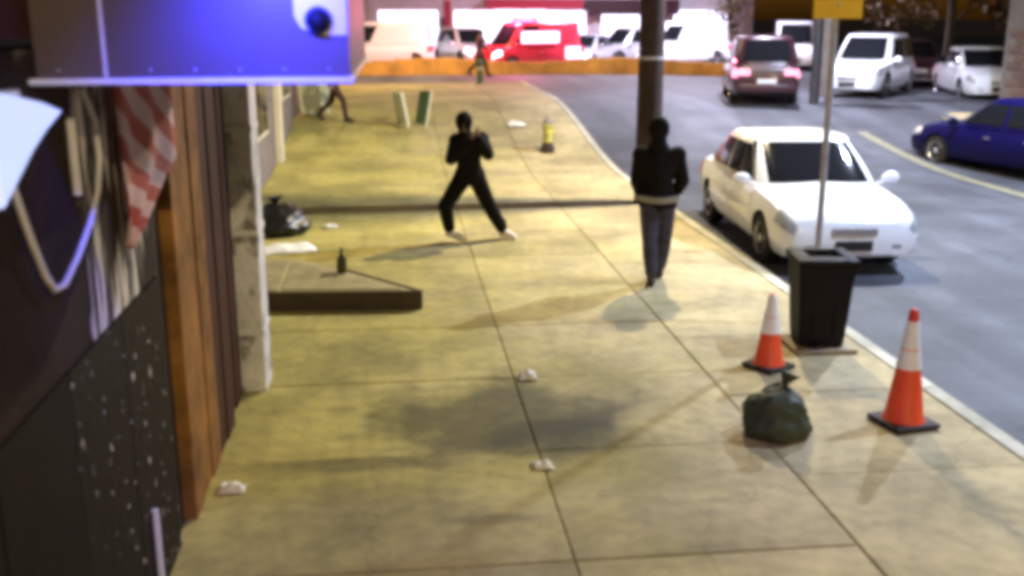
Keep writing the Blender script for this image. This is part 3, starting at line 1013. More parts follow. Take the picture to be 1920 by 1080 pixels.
def car(name, label, cat, loc, rz, style, paint, group=None, lit_tail=False, lit_head=False, detail=True, red_bar=False):
    s = STY[style]
    L, W, Hh = s['L'], s['W'], s['H']
    hw = W / 2
    r = empty(name, loc, rz)
    tag(r, label, cat, group)
    plan = [(-L / 2, .80), (-L / 2 + .03, .87), (-L / 2 + .12, .93), (-L / 2 + .4, .975), (-L / 2 + .9, 1.0), (L / 2 - 1.1, 1.0), (L / 2 - .55, .975),
            (L / 2 - .25, .95), (L / 2 - .08, .89), (L / 2 - .02, .83), (L / 2, .76)]
    low = [(-L / 2, .36), (-L / 2 + .25, .24), (0, .22), (L / 2 - .3, .21), (L / 2, .27)]

    def prof(y):
        w, zt, zb = hw * interp(plan, y), interp(s['top'], y), interp(low, y)
        h = zt - zb
        return [(0, zt + .03), (.5 * w, zt + .012), (.80 * w, zt - .02), (.93 * w, zt - .075), (.985 * w, zb + .70 * h), (1.0 * w, zb + .52 * h), (.985 * w, zb + .3 * h),
                (.955 * w, zb + .12 * h), (.90 * w, zb + .02 * h), (.7 * w, zb), (0, zb)]

    def S(y, k, side=1, off=0.0):
        p = prof(y)
        i = min(int(k), len(p) - 2)
        t = k - i
        x, z = p[i][0] + (p[i + 1][0] - p[i][0]) * t, p[i][1] + (p[i + 1][1] - p[i][1]) * t
        dx, dz = p[i + 1][0] - p[i][0], p[i + 1][1] - p[i][1]
        l = math.hypot(dx, dz) or 1
        return Vector(((x - dz / l * off) * side, y, z + dx / l * off))

    def patch(nm, y0, y1, k0, k1, side, m, parent, off=.007, ny=8, nk=5):
        bm = bmesh.new()
        fr, bk = [], []
        for a in range(ny + 1):
            fr.append([S(y0 + (y1 - y0) * a / ny, k0 + (k1 - k0) * b / nk, side, off) for b in range(nk + 1)])
            bk.append([S(y0 + (y1 - y0) * a / ny, k0 + (k1 - k0) * b / nk, side, -.004) for b in range(nk + 1)])
        vf = [[bm.verts.new(p) for p in row] for row in fr]
        vb = [[bm.verts.new(p) for p in row] for row in bk]
        for a in range(ny):
            for b in range(nk):
                bm.faces.new((vf[a][b], vf[a + 1][b], vf[a + 1][b + 1], vf[a][b + 1]))
        rim = [vf[a][0] for a in range(ny + 1)] + [vf[ny][b] for b in range(1, nk + 1)] + [vf[a][nk] for a in range(ny - 1, -1, -1)] + [vf[0][b] for b in range(nk - 1, 0, -1)]
        rib = [vb[a][0] for a in range(ny + 1)] + [vb[ny][b] for b in range(1, nk + 1)] + [vb[a][nk] for a in range(ny - 1, -1, -1)] + [vb[0][b] for b in range(nk - 1, 0, -1)]
        n = len(rim)
        for i in range(n):
            bm.faces.new((rim[i], rim[(i + 1) % n], rib[(i + 1) % n], rib[i]))
        return obj(nm, bm, m, parent, 35)

    ys = [-L / 2, -L / 2 + .015, -L / 2 + .04, -L / 2 + .1, -L / 2 + .2, -L / 2 + .4] + [-L / 2 + .4 + (L - .9) * i / 18 for i in range(1, 19)] + \
         [L / 2 - .35, L / 2 - .22, L / 2 - .12, L / 2 - .06, L / 2 - .02, L / 2]
    bm = bmesh.new()
    rings = []
    for y in ys:
        p = prof(y)
        rings.append([Vector((x, y, z)) for x, z in p] + [Vector((-x, y, z)) for x, z in p[-2:0:-1]])
    ring_loft(bm, rings)
    body = obj('body', bm, [paint, 'trim_black'], r, 42)
    # wheel arches
    cb = bmesh.new()
    for wy in s['wy']:
        for sd in (-1, 1):
            xs = sorted((sd * (hw - .34), sd * (hw + .2)))
            t = bmesh.new()
            ring = [[Vector((x, wy + (s['wr'] + .055) * math.cos(2 * math.pi * k / 24), s['wr'] + (s['wr'] + .055) * math.sin(2 * math.pi * k / 24))) for k in range(24)] for x in xs]
            ring_loft(t, ring)
            merge(cb, t, 0)
    cut = obj('cut', cb, ['trim_black'])
    md = body.modifiers.new('arches', 'BOOLEAN')
    md.operation = 'DIFFERENCE'
    md.object = cut
    md.solver = 'EXACT'
    md.material_mode = 'TRANSFER'
    # evaluate in local space: both at identity, so unparent for the moment
    body.parent = None
    dg = bpy.context.evaluated_depsgraph_get()
    me = bpy.data.meshes.new_from_object(body.evaluated_get(dg))
    body.modifiers.clear()
    body.data = me
    me.name = 'body'
    bpy.data.objects.remove(cut)
    body.parent = r
    # greenhouse: a curved shell, glass set just proud of it
    c = s['cab']
    wb, wt = hw * .96, hw * (.77 if style != 'van' else .86)
    zb, zr = c['zb'] - .04, Hh
    ex = 5.0

    def dims(v):
        v2 = 1 - (1 - v) ** 1.25
        yf_, yr_ = c['yb1'] + (c['yt1'] - c['yb1']) * v ** 1.12, c['yb0'] + (c['yt0'] - c['yb0']) * v ** 1.12
        return (yf_ + yr_) / 2, (yf_ - yr_) / 2, wb + (wt - wb) * v ** 1.35, zb + (zr - .06 - zb) * v

    def side_pt(t, v, sd):
        yc, h, w, z = dims(v)
        return Vector((sd * w * (1 - abs(t) ** ex) ** (1 / ex), yc + h * t, z))

    def end_pt(u, v, sd):
        yc, h, w, z = dims(v)
        return Vector((w * u, yc + sd * h * (1 - abs(u) ** ex) ** (1 / ex), z))

    ang = [2 * math.pi * k / 48 for k in range(48)]
    rings = []
    for v in (0, .15, .3, .45, .6, .75, .88, 1.0):
        yc, h, w, z = dims(v)
        rings.append([Vector((w * math.copysign(abs(math.cos(a)) ** (2 / ex), math.cos(a)), yc + h * math.copysign(abs(math.sin(a)) ** (2 / ex), math.sin(a)), z)) for a in ang])
    top = rings[-1]
    ctr = sum(top, Vector()) / len(top)
    for q, dz in ((.965, .022), (.90, .036), (.7, .050), (.4, .058), (.08, .06)):
        rings.append([Vector((ctr.x + (p.x - ctr.x) * q, ctr.y + (p.y - ctr.y) * q, p.z + dz)) for p in top])
    bm = bmesh.new()
    ring_loft(bm, rings)
    obj('cabin', bm, paint, r, 70)

    def glass(nm, fn, a0, a1, v0, v1, sd, na=10, nv=5, slant=0.0):
        bm = bmesh.new()
        out, inn = [], []
        for i in range(na + 1):
            ro, ri = [], []
            for j in range(nv + 1):
                v = v0 + (v1 - v0) * j / nv
                a = a0 + (a1 - a0) * i / na
                a += slant * (j / nv) * (i / na if slant > 0 else 1 - i / na)
                p = fn(a, v, sd)
                yc = dims(v)[0]
                d = Vector((p.x * .9, (p.y - yc) * .35 if fn is side_pt else (p.y - yc), .25)).normalized() if fn is side_pt else Vector((0, sd, .55)).normalized()
                ro.append(bm.verts.new(p + d * .011))
                ri.append(bm.verts.new(p - d * .02))
            out.append(ro)
            inn.append(ri)
        for i in range(na):
            for j in range(nv):
                bm.faces.new((out[i][j], out[i + 1][j], out[i + 1][j + 1], out[i][j + 1]))
        rim = [(i, 0) for i in range(na + 1)] + [(na, j) for j in range(1, nv + 1)] + [(i, nv) for i in range(na - 1, -1, -1)] + [(0, j) for j in range(nv - 1, 0, -1)]
        for (a, b), (e, f) in zip(rim, rim[1:] + rim[:1]):
            bm.faces.new((out[a][b], out[e][f], inn[e][f], inn[a][b]))
        return obj(nm, bm, 'glass_dark', r, 40)

    glass('windshield', end_pt, -.93, .93, .10, .94, 1)
    glass('rear_window', end_pt, -.86, .86, .18, .92, -1)
    for sd in (-1, 1):
        if style == 'van':
            glass('side_window', side_pt, .40, .84, .14, .86, sd)
        else:
            glass('side_window', side_pt, .03, .78, .14, .88, sd)
            glass('side_window', side_pt, -.80, -.04, .14, .88, sd)
    yf, yr = c['yb1'] - .15, c['yb0'] + .55
    for sd in (-1, 1):
        ym = (yf + yr) / 2 - .02
        if detail:
            for (a, b) in ((ym + .012, min(yf, s['wy'][1] - s['wr'] - .1)), (max(yr, s['wy'][0] + .15), ym - .012)):
                d = patch('door', a, b, 3.2, 7.2, sd, paint, r)
                h = S(a + .12, 4.2, sd, .02)
                obj('handle', B(h.x - .015, h.x + .015, h.y - .02, h.y + .14, h.z - .014, h.z + .014, bev=.006), 'alloy' if paint != 'car_white' else 'car_white', d)
            p = S(yf - .1, 3.0, sd)
            mm = bmesh.new()
            ellipsoid(mm, (sd * (hw + .10), yf - .13, p.z + .10), (.13, .065, .095))
            tube(mm, [(sd * (hw - .10), yf - .12, p.z + .03), (sd * (hw + .06), yf - .12, p.z + .07)], .022, 8)
            mo = obj('mirror', mm, paint, r, 60)
            obj('mirror_glass', B(sd * (hw + .10) - .085, sd * (hw + .10) + .085, yf - .192, yf - .183, p.z + .05, p.z + .15), 'glass_dark', mo)
        # lights
        patch('headlight', L / 2 - .42, L / 2 - .015, 2.7, 4.15, sd, 'head_lit' if lit_head else 'lens_clear', r, off=.008)
        patch('taillight', -L / 2 + .02, -L / 2 + .32, 3.1, 4.6, sd, 'tail_lit' if lit_tail else 'car_red', r, off=.010)
        t0 = S(-L / 2 + .05, 3.6, sd)
        if lit_tail:
            zt = t0.z
            obj('lamp_glass', B(min(sd * hw * .48, sd * hw * .84), max(sd * hw * .48, sd * hw * .84), -L / 2 - .012, -L / 2 + .05, zt - .10, zt + .06, bev=.01), 'tail_lit', r)
        z0 = interp(s['top'], L / 2 - .05)
        obj('fog_lamp', B(sd * hw * .58 - .07, sd * hw * .58 + .07, L / 2 - .16, L / 2 - .0, .36, .43, bev=.01), 'lens_clear', r)
    zg = interp(s['top'], L / 2)
    if detail:
        g = obj('grille', B(-.30, .30, L / 2 - .06, L / 2 + .012, zg - .115, zg - .02, bev=.012), 'car_silver', r)
        for i in range(3):
            zz = zg - .105 + .03 * i
            obj('grille_bar', B(-.28, .28, L / 2 + .0125, L / 2 + .02, zz, zz + .008), 'alloy', g)
        obj('emblem', lathe(bmesh.new(), [(.05, 0), (.05, .012), (.03, .018), (.005, .02)], 16), 'alloy', r, 40, loc=(0, L / 2 + .012, zg - .06), rot=(R(-90), 0, 0))
        obj('bonnet_edge', B(-.56, .56, L / 2 - .10, L / 2 - .01, zg + .005, zg + .035, bev=.012), paint, r, 40)
    obj('bumper_intake', B(-.52, .52, L / 2 - .06, L / 2 + .006, .275, .31, bev=.01), 'car_silver', r)
    obj('front_plate', B(-.24, .24, L / 2 - .02, L / 2 + .022, .345, .475, bev=.006), 'trim_black', r)
    obj('rear_plate', B(-.26, .26, -L / 2 - .018, -L / 2 + .03, .58, .70, bev=.006), 'white_frame', r)
    obj('rear_bumper', B(-hw * .82, hw * .82, -L / 2 - .03, -L / 2 + .06, .40, .55, bev=.025), paint, r, 40)
    # wheels
    for wy in s['wy']:
        for sd in (-1, 1):
            prf = [(s['wr'] * .62, -.10), (s['wr'] * .95, -.11), (s['wr'], -.08), (s['wr'], .08), (s['wr'] * .95, .11), (s['wr'] * .62, .10)]
            bm = lathe(bmesh.new(), prf, 24)
            wh = obj('wheel', bm, 'rubber', r, 40, loc=(sd * (hw - .135), wy, s['wr']), rot=(0, R(90) * sd, 0))
            bm = lathe(bmesh.new(), [(s['wr'] * .66, .06), (s['wr'] * .64, .112), (s['wr'] * .55, .085), (s['wr'] * .2, .095), (.05, .115), (.01, .116)], 20)
            obj('rim', bm, 'alloy', wh, 40)
    if red_bar:
        light('bar_light', 'POINT', (-.4, 1.2, Hh + .45), 900, (1.0, 0.12, 0.25), r, 0.2)
        b = obj('warning_lamp', B(-hw - .06, -hw - .01, -.9, 1.1, 1.25, 1.72, bev=.02), 'pink_lit', r)
        obj('marker_lamp', B(-hw - .06, -hw - .01, -2.1, -1.3, .55, 1.05, bev=.03), 'pink_lit', r)
        b = obj('light_bar', B(-.85, .85, .1, .4, Hh + .0, Hh + .2, bev=.02), 'red_lit', r)
    return r


car('parked_sedan', 'white sedan parked at the kerb facing the camera beside the wooden pole', 'car', (5.86, 14.72, -0.13), R(177), 'sedan', 'car_white')
car('maroon_suv', 'dark maroon SUV driving off with lit pink tail lights', 'car', (10.75, 30.4, 0.72), R(-14), 'suv', 'car_maroon', lit_tail=True)
car('parked_blue_sedan', 'deep blue sedan parked along the far kerb', 'car', (13.15, 20.75, -0.12), R(14), 'sedan', 'car_blue')
car('parked_white_suv', 'white SUV parked in the lot behind the dark signal post', 'van', (14.9, 32.0, 0.72), R(140), 'suv', 'car_white')
car('maroon_hatchback', 'dark maroon car between the white SUV and white sedan in the lot', 'car', (18.5, 36.5, 0.72), R(160), 'sedan', 'car_maroon')
car('white_lot_sedan', 'white car seen end-on in the lot above the blue sedan', 'car', (18.3, 31.5, 0.60), R(165), 'sedan', 'car_white')
car('white_panel_van', 'white panel van with bright side beside the awning corner in the distance', 'van', (-0.6, 50.5, .72), R(90), 'van', 'car_white', lit_head=True)
car('white_estate', 'white distant car between panel van and red emergency truck', 'car', (3.6, 53.0, .72), R(200), 'suv', 'car_white', lit_head=True)
car('red_emergency_truck', 'red emergency truck with lit red light bar in the distance', 'truck', (6.0, 47.0, .72), R(118), 'van', 'car_red', red_bar=True, lit_head=True)
car('silver_sedan', 'silver distant sedan beside the red emergency truck', 'car', (9.0, 49.5, .72), R(150), 'sedan', 'car_silver', lit_head=True)
car('silver_wagon', 'silver distant wagon just beside the top of the wooden pole', 'car', (11.6, 52.0, .72), R(120), 'suv', 'car_silver')
car('white_delivery_van', 'white delivery van in the distance between wooden pole and maroon SUV', 'van', (14.2, 52.0, .72), R(95), 'van', 'car_white')
car('white_box_van', 'white van in the distance behind the maroon SUV roof', 'van', (18.6, 48.0, .72), R(160), 'van', 'car_white')


# ------------------------------------------------------------------ street furniture near the camera
def cone(loc, h, label, white_top, rz):
    r = empty('traffic_cone', loc, rz)
    tag(r, label, 'cone', 'traffic cones on the pavement')
    b = h * (.225 if white_top else .19)
    obj('base', box(bmesh.new(), -b * 1.12, b * 1.12, -b * 1.12, b * 1.12, 0.002, .04, bev=.012), 'rubber', r)

    def rad(z):
        return .028 + (b * .86 - .028) * (1 - (z - .04) / (h - .04))
    obj('body', lathe(bmesh.new(), [(rad(.04) + .012, .04), (rad(.06), .06), (rad(h * .6), h * .6), (rad(h * .97), h * .97), (rad(h) * .8, h)], 24), 'cone_orange', r, 50)
    bands = ((.50, .66), (.67, .90)) if not white_top else ((.48, .70), (.71, .99))
    for a, c in bands:
        obj('reflective_band', lathe(bmesh.new(), [(rad(h * a) - .004, h * a - .001), (rad(h * a) + .003, h * a), (rad(h * c) + .003, h * c), (rad(h * c) - .004, h * c + .001)], 24), 'cone_white', r, 50)
    if not white_top:
        obj('tip', lathe(bmesh.new(), [(rad(h * .905) + .002, h * .905), (rad(h) + .006, h * .99), (rad(h) * .7, h + .004)], 20), 'cone_red', r, 50)
    return r


cone((3.9, 7.25, 0.006), .93, 'tall orange traffic cone with red tip and white bands by the kerb', False, R(12))
cone((3.32, 8.68, 0.006), .69, 'shorter orange traffic cone with white top beside the black bin', True, R(30))

bn = empty('litter_bin', (4.0, 9.25, 0.006), R(-8))
tag(bn, 'black square litter bin standing on a tan slab beside the kerb', 'bin')
bm = bmesh.new()


def sq(h, z):
    return [Vector((sx * h, sy * h, z)) for sx, sy in ((-1, -1), (1, -1), (1, 1), (-1, 1))]


ring_loft(bm, [sq(.205, .045), sq(.215, .10), sq(.262, .84)])
bmesh.ops.bevel(bm, geom=[e for e in bm.edges if abs(e.verts[0].co.z - e.verts[1].co.z) > .03], offset=.03, segments=3, affect='EDGES')
obj('body', bm, 'bin_black', bn, 40)
bm = bmesh.new()
ring_loft(bm, [sq(.262, .841), sq(.28, .845), sq(.28, .90), sq(.25, .915), sq(.16, .917), sq(.15, .86)])
obj('rim', bm, 'bin_black', bn, 30)
for s in (-1, 1):
    obj('side_rib', B(s * .10 - .012, s * .10 + .012, -.272, -.235, .15, .80, bev=.004), 'bin_black', bn).rotation_euler = (R(-3.6), 0, 0)
sl = obj('base_slab', B(3.70, 4.30, 8.95, 9.56, 0.006, .048, bev=.012), 'tan_board')
tag(sl, 'tan slab lying under the black litter bin', 'slab')

sp = empty('sign_post', (4.27, 10.0, 0.006))
tag(sp, 'thin grey metal post with a yellow sign above the black bin', 'sign')
obj('post', T([(0, 0, 0), (0, 0, 3.6)], .034, n=10), 'galv', sp, 40)
obj('foot_plate', lathe(bmesh.new(), [(.09, 0), (.09, .02), (.05, .03), (.045, .12)], 14), 'galv', sp, 40)
bm = bmesh.new()
box(bm, -.245, .245, -.052, -.040, 3.07, 3.62, bev=.004)
obj('plate', bm, 'sign_yellow', sp)
for z in (3.2, 3.5):
    obj('bolt', lathe(bmesh.new(), [(.014, 0), (.014, .008), (.006, .012)], 8), 'galv', sp, loc=(0, -.053, z), rot=(R(90), 0, 0))

sg = empty('signal_post', (12.0, 28.8, ground_z(28.8) - 0.13))
tag(sg, 'thick dark signal post at the lot corner behind the thin sign post', 'post')
obj('column', T([(-.17, 0, 0), (-.17, 0, 5.2)], [.13, .10], n=12), 'dark_steel', sg, 40)
obj('pipe', T([(.26, 0, 0), (.26, 0, 5.0)], .09, n=12), 'dark_steel', sg, 40)
obj('cabinet', B(-.05, .17, -.12, .12, .2, 2.9, bev=.02), 'grey_render', sg)
obj('signal_head', B(-.25, .35, -.2, .2, 3.0, 3.9, bev=.03), 'sign_yellow', sg)


def lumpy(name, loc, rx, ry, rz, m, label, cat, seed, neck=True, neck_off=(0, 0)):
    r = empty(name, loc)
    tag(r, label, cat)
    t = bmesh.new()
    bmesh.ops.create_icosphere(t, subdivisions=4, radius=1)
    for v in t.verts:
        d = v.co.normalized()
        k = 1 + .22 * noise.noise(d * 1.6 + Vector((seed, 0, 0))) + .11 * noise.noise(d * 4 + Vector((0, seed, 0))) + .05 * abs(noise.noise(d * 9 + Vector((0, seed, 3))))
        z = d.z * k
        if z < -.55:
            z = -.55 + (z + .55) * .06
        q = 1.0 + (.12 if z < 0 else -.18 * z)
        v.co = Vector((d.x * k * rx * q, d.y * k * ry * q, (z + .57) * rz))
    obj('sack', t, m, r, 70)
    if neck:
        a, b = neck_off
        zt = 1.5 * rz
        bm = bmesh.new()
        tube(bm, [(a * .3, b * .3, zt * .84), (a * .6, b * .6, zt * 1.0), (a * .8, b * .8, zt * 1.08), (a, b, zt * 1.22), (a * 1.15, b * 1.15, zt * 1.30)], [rx * .5, rx * .20, rx * .10, rx * .22, rx * .30], 12)
        for v in bm.verts:
            v.co += Vector((noise.noise(v.co * 20), noise.noise(v.co * 20 + Vector((5, 0, 0))), 0)) * .02
        obj('tied_neck', bm, m, r, 70)
    return r


lumpy('garbage_bag', (2.83, 7.18, 0.006), .25, .22, .24, 'bag_green', 'dark green tied garbage bag on the pavement below the shorter cone', 'bag', 3.1, True, (.09, .02))
lumpy('black_bag', (-1.75, 15.4, 0.006), .40, .40, .27, 'bag_black', 'black garbage bag slumped against the set-back building', 'bag', 7.7, True, (-.03, 0))

# low cellar hatch with a dark iron riser
st = empty('cellar_hatch', (-1.4, 11.6, 0.0))
tag(st, 'low cellar hatch with dark iron front edge jutting onto the pavement', 'hatch')
fp_ = [(-2.44, 11.16), (.20, 10.98), (-.62, 12.0), (-1.3, 12.75), (-2.44, 12.9)]


def rel(p, z):
    return Vector((p[0] + 1.4, p[1] - 11.6, z))


bm = bmesh.new()
ring_loft(bm, [[rel(p, .005) for p in fp_], [rel(p, .20) for p in fp_]])
obj('tread', bm, 'step_stone', st)
bm = bmesh.new()
q = [(-2.44, 11.135), (.235, 10.955), (.235, 10.978), (-2.44, 11.158)]
ring_loft(bm, [[rel(p, .005) for p in q], [rel(p, .215) for p in q]])
obj('riser', bm, 'step_iron', st)
bm = bmesh.new()
q = [(.21, 10.985), (.245, 11.0), (-.58, 12.03), (-.612, 12.01)]
ring_loft(bm, [[rel(p, .005) for p in q], [rel(p, .212) for p in q]])
obj('side_edge', bm, 'step_iron', st)

for k, (a, b, c_, d) in enumerate((((-2.35, 11.24), (-1.32, 11.17), (-1.34, 12.62), (-2.35, 12.78)), ((-1.28, 11.17), (.02, 11.08), (-.68, 11.92), (-1.28, 12.58)))):
    bm = bmesh.new()
    q = (a, b, c_, d)
    ring_loft(bm, [[rel(p, .2005) for p in q], [rel(p, .214) for p in q]])
    lf = obj('hatch_leaf', bm, 'hatch_plate', st)
    cx, cy = sum(p[0] for p in q) / 4, sum(p[1] for p in q) / 4
    obj('handle', T([rel((cx - .08, cy), .214), rel((cx - .08, cy), .245), rel((cx + .08, cy), .245), rel((cx + .08, cy), .214)], .009, n=8), 'step_iron', lf)
bt = obj('bottle', lathe(bmesh.new(), [(.055, 0), (.06, .01), (.06, .15), (.05, .18), (.02, .22), (.018, .27), (.021, .275), (.021, .29)], 14, (-.66, 11.88, .216)), 'bottle_glass', None, 40)
tag(bt, 'dark brown bottle standing on the corner of the cellar hatch', 'bottle')

cr = empty('crate', (-1.62, 10.25, 0.006), R(5))
tag(cr, 'dark green plastic crate behind the peeling white post', 'crate')
for z in (.0, .13, .26):
    for (a, b, c_, d) in ((-.17, .17, -.17, -.15), (-.17, .17, .15, .17), (-.17, -.15, -.149, .149), (.15, .17, -.149, .149)):
        obj('slat', B(a, b, c_, d, z, z + .09, bev=.005), 'crate_green', cr)
for a in (-.165, .145):
    for b in (-.165, .145):
        obj('corner', B(a + .002, a + .018, b + .002, b + .018, .005, .345), 'crate_green', cr)


def crumple(name, loc, sx, sy, sz, m, label, cat, seed, rz=0):
    bm = bmesh.new()
    n = 9
    g = []
    for j in range(n + 1):
        row = []
        for i in range(n + 1):
            x, y = (i / n - .5), (j / n - .5)
            h = .5 + .9 * noise.noise(Vector((x * 4 + seed, y * 4, seed)))
            e = 1 - (2 * max(abs(x), abs(y))) ** 4
            row.append(bm.verts.new((x * sx * (1 + .25 * noise.noise(Vector((y * 3, seed, x)))), y * sy * (1 + .25 * noise.noise(Vector((x * 3, seed, y)))), .004 + max(0, h) * sz * e)))
        g.append(row)
    for a, b in zip(g, g[1:]):
        for i in range(n):
            bm.faces.new((a[i], a[i + 1], b[i + 1], b[i]))
    o = obj(name, bm, m, None, 50, loc=loc, rot=(0, 0, rz))
    so = o.modifiers.new('thickness', 'SOLIDIFY')
    so.thickness = .003
    tag(o, label, cat)
    return o


crumple('newspaper', (-1.55, 14.15, .01), .75, .55, .08, 'paper', 'crumpled pale newspaper lying between the black bag and the cellar hatch', 'newspaper', 1.3, .3)
crumple('paper_scrap', (1.1, 8.62, .006), .17, .14, .07, 'paper', 'bright paper scrap beyond the dark pavement stain', 'litter', 4.2)
crumple('paper_scrap', (.97, 6.75, .006), .15, .11, .05, 'paper', 'small paper scrap at the near edge of the dark pavement stain', 'litter', 5.9)
crumple('paper_scrap', (-1.16, 6.62, .006), .18, .13, .07, 'paper', 'pale paper scrap at the foot of the timber planks', 'litter', 8.8)
crumple('paper_scrap', (-1.02, 15.7, .006), .22, .16, .05, 'paper', 'pale paper scrap beside the black garbage bag', 'litter', 9.9)
crumple('paper_scrap', (2.95, 25.6, ground_z(25.6) + .01), .45, .5, .10, 'paper', 'large white paper near the yellow hydrant', 'litter', 2.7)

# hydrant by the kerb
hy = empty('fire_hydrant', (3.35, 22.9, ground_z(22.9) + .003))
tag(hy, 'yellow fire hydrant with dark foot near the kerb', 'hydrant')
obj('foot', lathe(bmesh.new(), [(.16, 0), (.16, .12), (.12, .14), (.12, .22)], 16), 'shoe_dark', hy, 40)
obj('barrel', lathe(bmesh.new(), [(.105, .221), (.105, .55), (.14, .56), (.14, .6), (.10, .61)], 16), 'hydrant_paint', hy, 40)
obj('bonnet', lathe(bmesh.new(), [(.11, .611), (.105, .68), (.07, .74), (.03, .765), (.03, .81), (.005, .812)], 16), 'grey_render', hy, 50)
for a in (0, 90, 180):
    o = obj('nozzle', lathe(bmesh.new(), [(.045, .09), (.045, .15), (.055, .155), (.055, .18), (.02, .19)], 12), 'hydrant_paint', hy, 40, rot=(R(90), 0, R(a)))
    o.location = (0, 0, .45)

bo = empty('bollard', (2.95, 36.4, ground_z(36)))
tag(bo, 'short olive bollard at the end of the pavement', 'bollard')
obj('post', lathe(bmesh.new(), [(.12, 0), (.12, .05), (.10, .06), (.10, .62), (.12, .64), (.12, .74), (.07, .80), (.01, .82)], 16), 'green_paint', bo, 40)
obj('band', lathe(bmesh.new(), [(.1, .45), (.104, .45), (.104, .55), (.1, .55)], 16), 'cream_paint', bo)


def a_board(loc, rz, w, h, face, label):
    r = empty('sandwich_board', loc, rz)
    tag(r, label, 'sign board')
    for s in (-1, 1):
        o = obj('panel', B(-w / 2, w / 2, -.012, .012, .06, h, bev=.004), face[0] if s < 0 else face[1], r, loc=(0, s * .20, 0), rot=(R(-11 * s), 0, 0))
        for x in (-w / 2 + .02, w / 2 - .02):
            obj('leg', B(x - .018, x + .018, -.018, .018, 0.004, h + .02), 'cream_paint', r, loc=(0, s * .232, 0), rot=(R(-11 * s), 0, 0))
    return r


a_board((.42, 25.6, ground_z(25.6)), R(-68), .62, .85, ('pale_board', 'green_paint'), 'white and green sandwich board standing on the pavement near the bollard')
a_board((-2.0, 27.0, ground_z(27.0)), R(-20), .55, .8, ('pale_board', 'pale_board'), 'pale sandwich board by the cream pilaster')

# ------------------------------------------------------------------ beyond the crossing: orange wall, shops, trees
ow = empty('low_wall', (6, 44, .72))
tag(ow, 'low orange-yellow painted wall across the far end of the street', 'wall')
n = 26
for i in range(n):
    x0 = -9 + i * .9

    def wy(x):
        return 44.2 - (2.6 * max(0, (x - 7) / 7) ** 2 if x > 7 else 0)
    a, b = Vector((x0 + .01, wy(x0), 0)), Vector((x0 + .89, wy(x0 + .9), 0))
    d = (b - a).normalized()
    nn = Vector((-d.y, d.x, 0)) * .12
    bm = bmesh.new()
    q = [a - nn, b - nn, b + nn, a + nn]
    ring_loft(bm, [[p - Vector((6, 44, 0)) for p in q], [p - Vector((6, 44, -.60 - .10 * math.sin(i * .7))) for p in q]])
    obj('block', bm, 'yellow_paint', ow)

sh = empty('shop_row', (6, 58, .72))
tag(sh, 'brightly lit white row of shops across the far end of the street', 'building')


def shp(name, bm, m, parent=None):
    return obj(name, bm, m, parent or sh)


shp('wall', B(-24, 14, .06, 8, -.05, 6), 'shop_white')
for i in range(9):
    x0 = -23 + 4.05 * i
    f = shp('window', B(x0, x0 + 3.3, -.02, .05, .45, 2.75, bev=.01), 'white_frame')
    for j in range(3):
        shp('pane', B(x0 + .08 + j * 1.07, x0 + 1.08 + j * 1.07, -.05, -.021, .55, 2.65), 'shop_lit', f)
    if i % 3 == 1:
        d = shp('door', B(x0 + 3.4, x0 + 3.95, -.04, .05, .05, 2.3, bev=.01), 'dark_steel')
    shp('pilaster', B(x0 - .42, x0 - .10, -.10, .055, -.05, 3.2, bev=.015), 'shop_red' if i in (5, 6) else 'shop_white')
shp('red_awning', B(-1.0, 4.2, -1.2, .05, 2.75, 3.25, bev=.02), 'shop_red')
shp('dark_awning', B(4.4, 9.5, -1.0, .05, 2.45, 3.25, bev=.02), 'car_maroon')
shp('sign_light', B(-.6, 2.2, -1.24, -1.205, 2.35, 2.7), 'pink_lit')
shp('cornice', B(-24, 14, -.15, .055, 5.6, 5.9, bev=.03), 'shop_white')

bb = empty('brick_building', (15.3, 15, 0))
tag(bb, 'dark brick building behind the blue sedan', 'building')
obj('wall', B(0.06, 10, -12, 10.4, -.1, 9), 'mortar', bb)
bd = bmesh.new()
proto = None
bl, bh = .60, .20
for face in range(2):
    nrow = 17
    for j in range(nrow):
        z = .0 + j * bh
        if face == 0:
            y = 1.5 + (.3 if j % 2 else 0)
            while y + bl < 10.4:
                if proto is None:
                    proto = B(-.015, .015, .008, bl - .008, .006, bh - .006, bev=.004)
                    o = obj('brick', proto, 'dark_brick', bb)
                    pm = o.data
                    proto = o
                    o.location = (.05, y, z)
                elif j < 14:
                    o = bpy.data.objects.new('brick', pm)
                    o.location = (.05, y, z)
                    link(o, bb)
                y += bl
for y in (-8, -4.5, -1):
    f = obj('window', B(.0, .055, y, y + 1.6, 1.0, 2.6, bev=.01), 'dark_steel', bb)
    obj('pane', B(-.006, -.001, y + .1, y + 1.5, 1.1, 2.5), 'glass_dark', f)


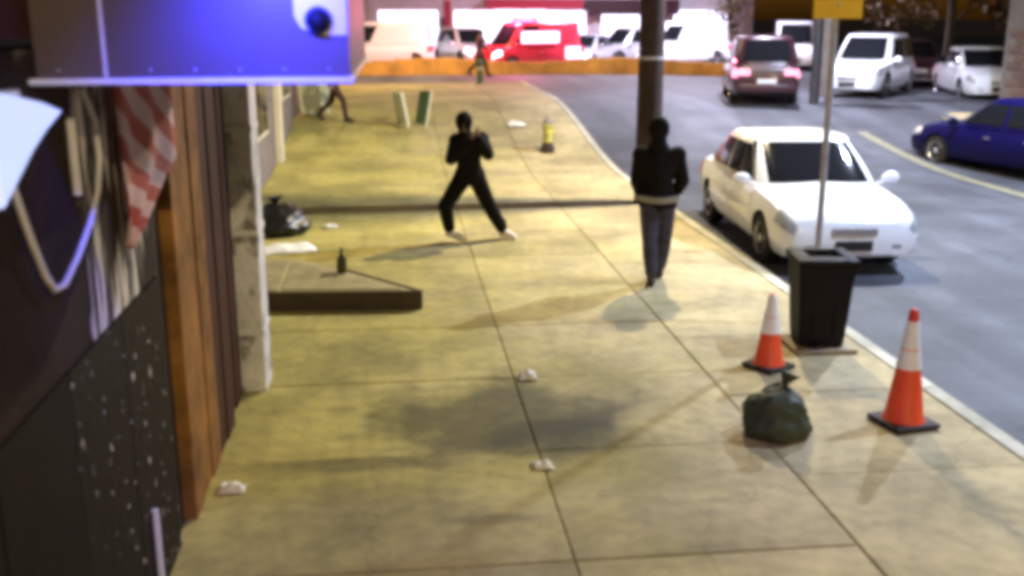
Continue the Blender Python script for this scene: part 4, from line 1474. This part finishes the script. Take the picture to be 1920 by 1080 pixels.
def tree(loc, h, rad, z0, label, seed, n=2600, leaf=.20):
    rnd = random.Random(seed)
    r = empty('street_tree', loc)
    tag(r, label, 'tree', 'trees by the parking lot')
    bm = bmesh.new()
    tube(bm, [(0, 0, -.05), (.03, .02, h * .25), (-.05, .05, h * .55), (0, 0, h * .85)], [.22, .17, .11, .03], 10)
    ends = []
    for k in range(9):
        a = k * 2.4 + rnd.random()
        zs = h * rnd.uniform(.25, .7)
        e = Vector((math.cos(a) * rad * .75, math.sin(a) * rad * .75, zs + rnd.uniform(-.2, .8)))
        tube(bm, [(0, 0, zs), (e.x * .5, e.y * .5, (zs + e.z) / 2 + .2), e], [.07, .05, .015], 7)
        ends.append(e)
    obj('trunk', bm, 'bark', r, 50)
    clumps = []
    for k in range(46):
        a, q = rnd.uniform(0, 6.283), math.sqrt(rnd.random())
        z = z0 + (h - z0) * rnd.random()
        w = rad * (1 - .55 * max(0, (z - z0) / (h - z0) - .3))
        clumps.append((Vector((math.cos(a) * q * w, math.sin(a) * q * w, z)), rnd.uniform(.35, .8)))
    vs_, fs = [], []
    for i in range(n):
        c_, cr_ = rnd.choice(clumps)
        d = Vector((rnd.gauss(0, 1), rnd.gauss(0, 1), rnd.gauss(0, .8)))
        p = c_ + d.normalized() * cr_ * rnd.random() ** .5
        u = Vector((rnd.gauss(0, 1), rnd.gauss(0, 1), rnd.gauss(0, 1))).normalized()
        w = u.orthogonal().normalized()
        s = leaf * rnd.uniform(.6, 1.3)
        k = len(vs_)
        vs_ += [p - u * s, p + w * s * .5 - u * .1 * s, p + u * s, p - w * s * .5 - u * .1 * s]
        fs.append((k, k + 1, k + 2, k + 3))
    me = bpy.data.meshes.new('crown')
    me.from_pydata([tuple(v) for v in vs_], [], fs)
    me.materials.append(M['leaf_dark'])
    link(bpy.data.objects.new('crown', me), r)
    return r


tree((21.0, 38.5, .72), 7.5, 3.2, 2.3, 'dark leafy tree overhanging the white sedan in the lot', 3)
tree((17.2, 53.5, .72), 6.0, .85, .5, 'narrow dark tree rising behind the maroon SUV', 9, n=1600, leaf=.14)
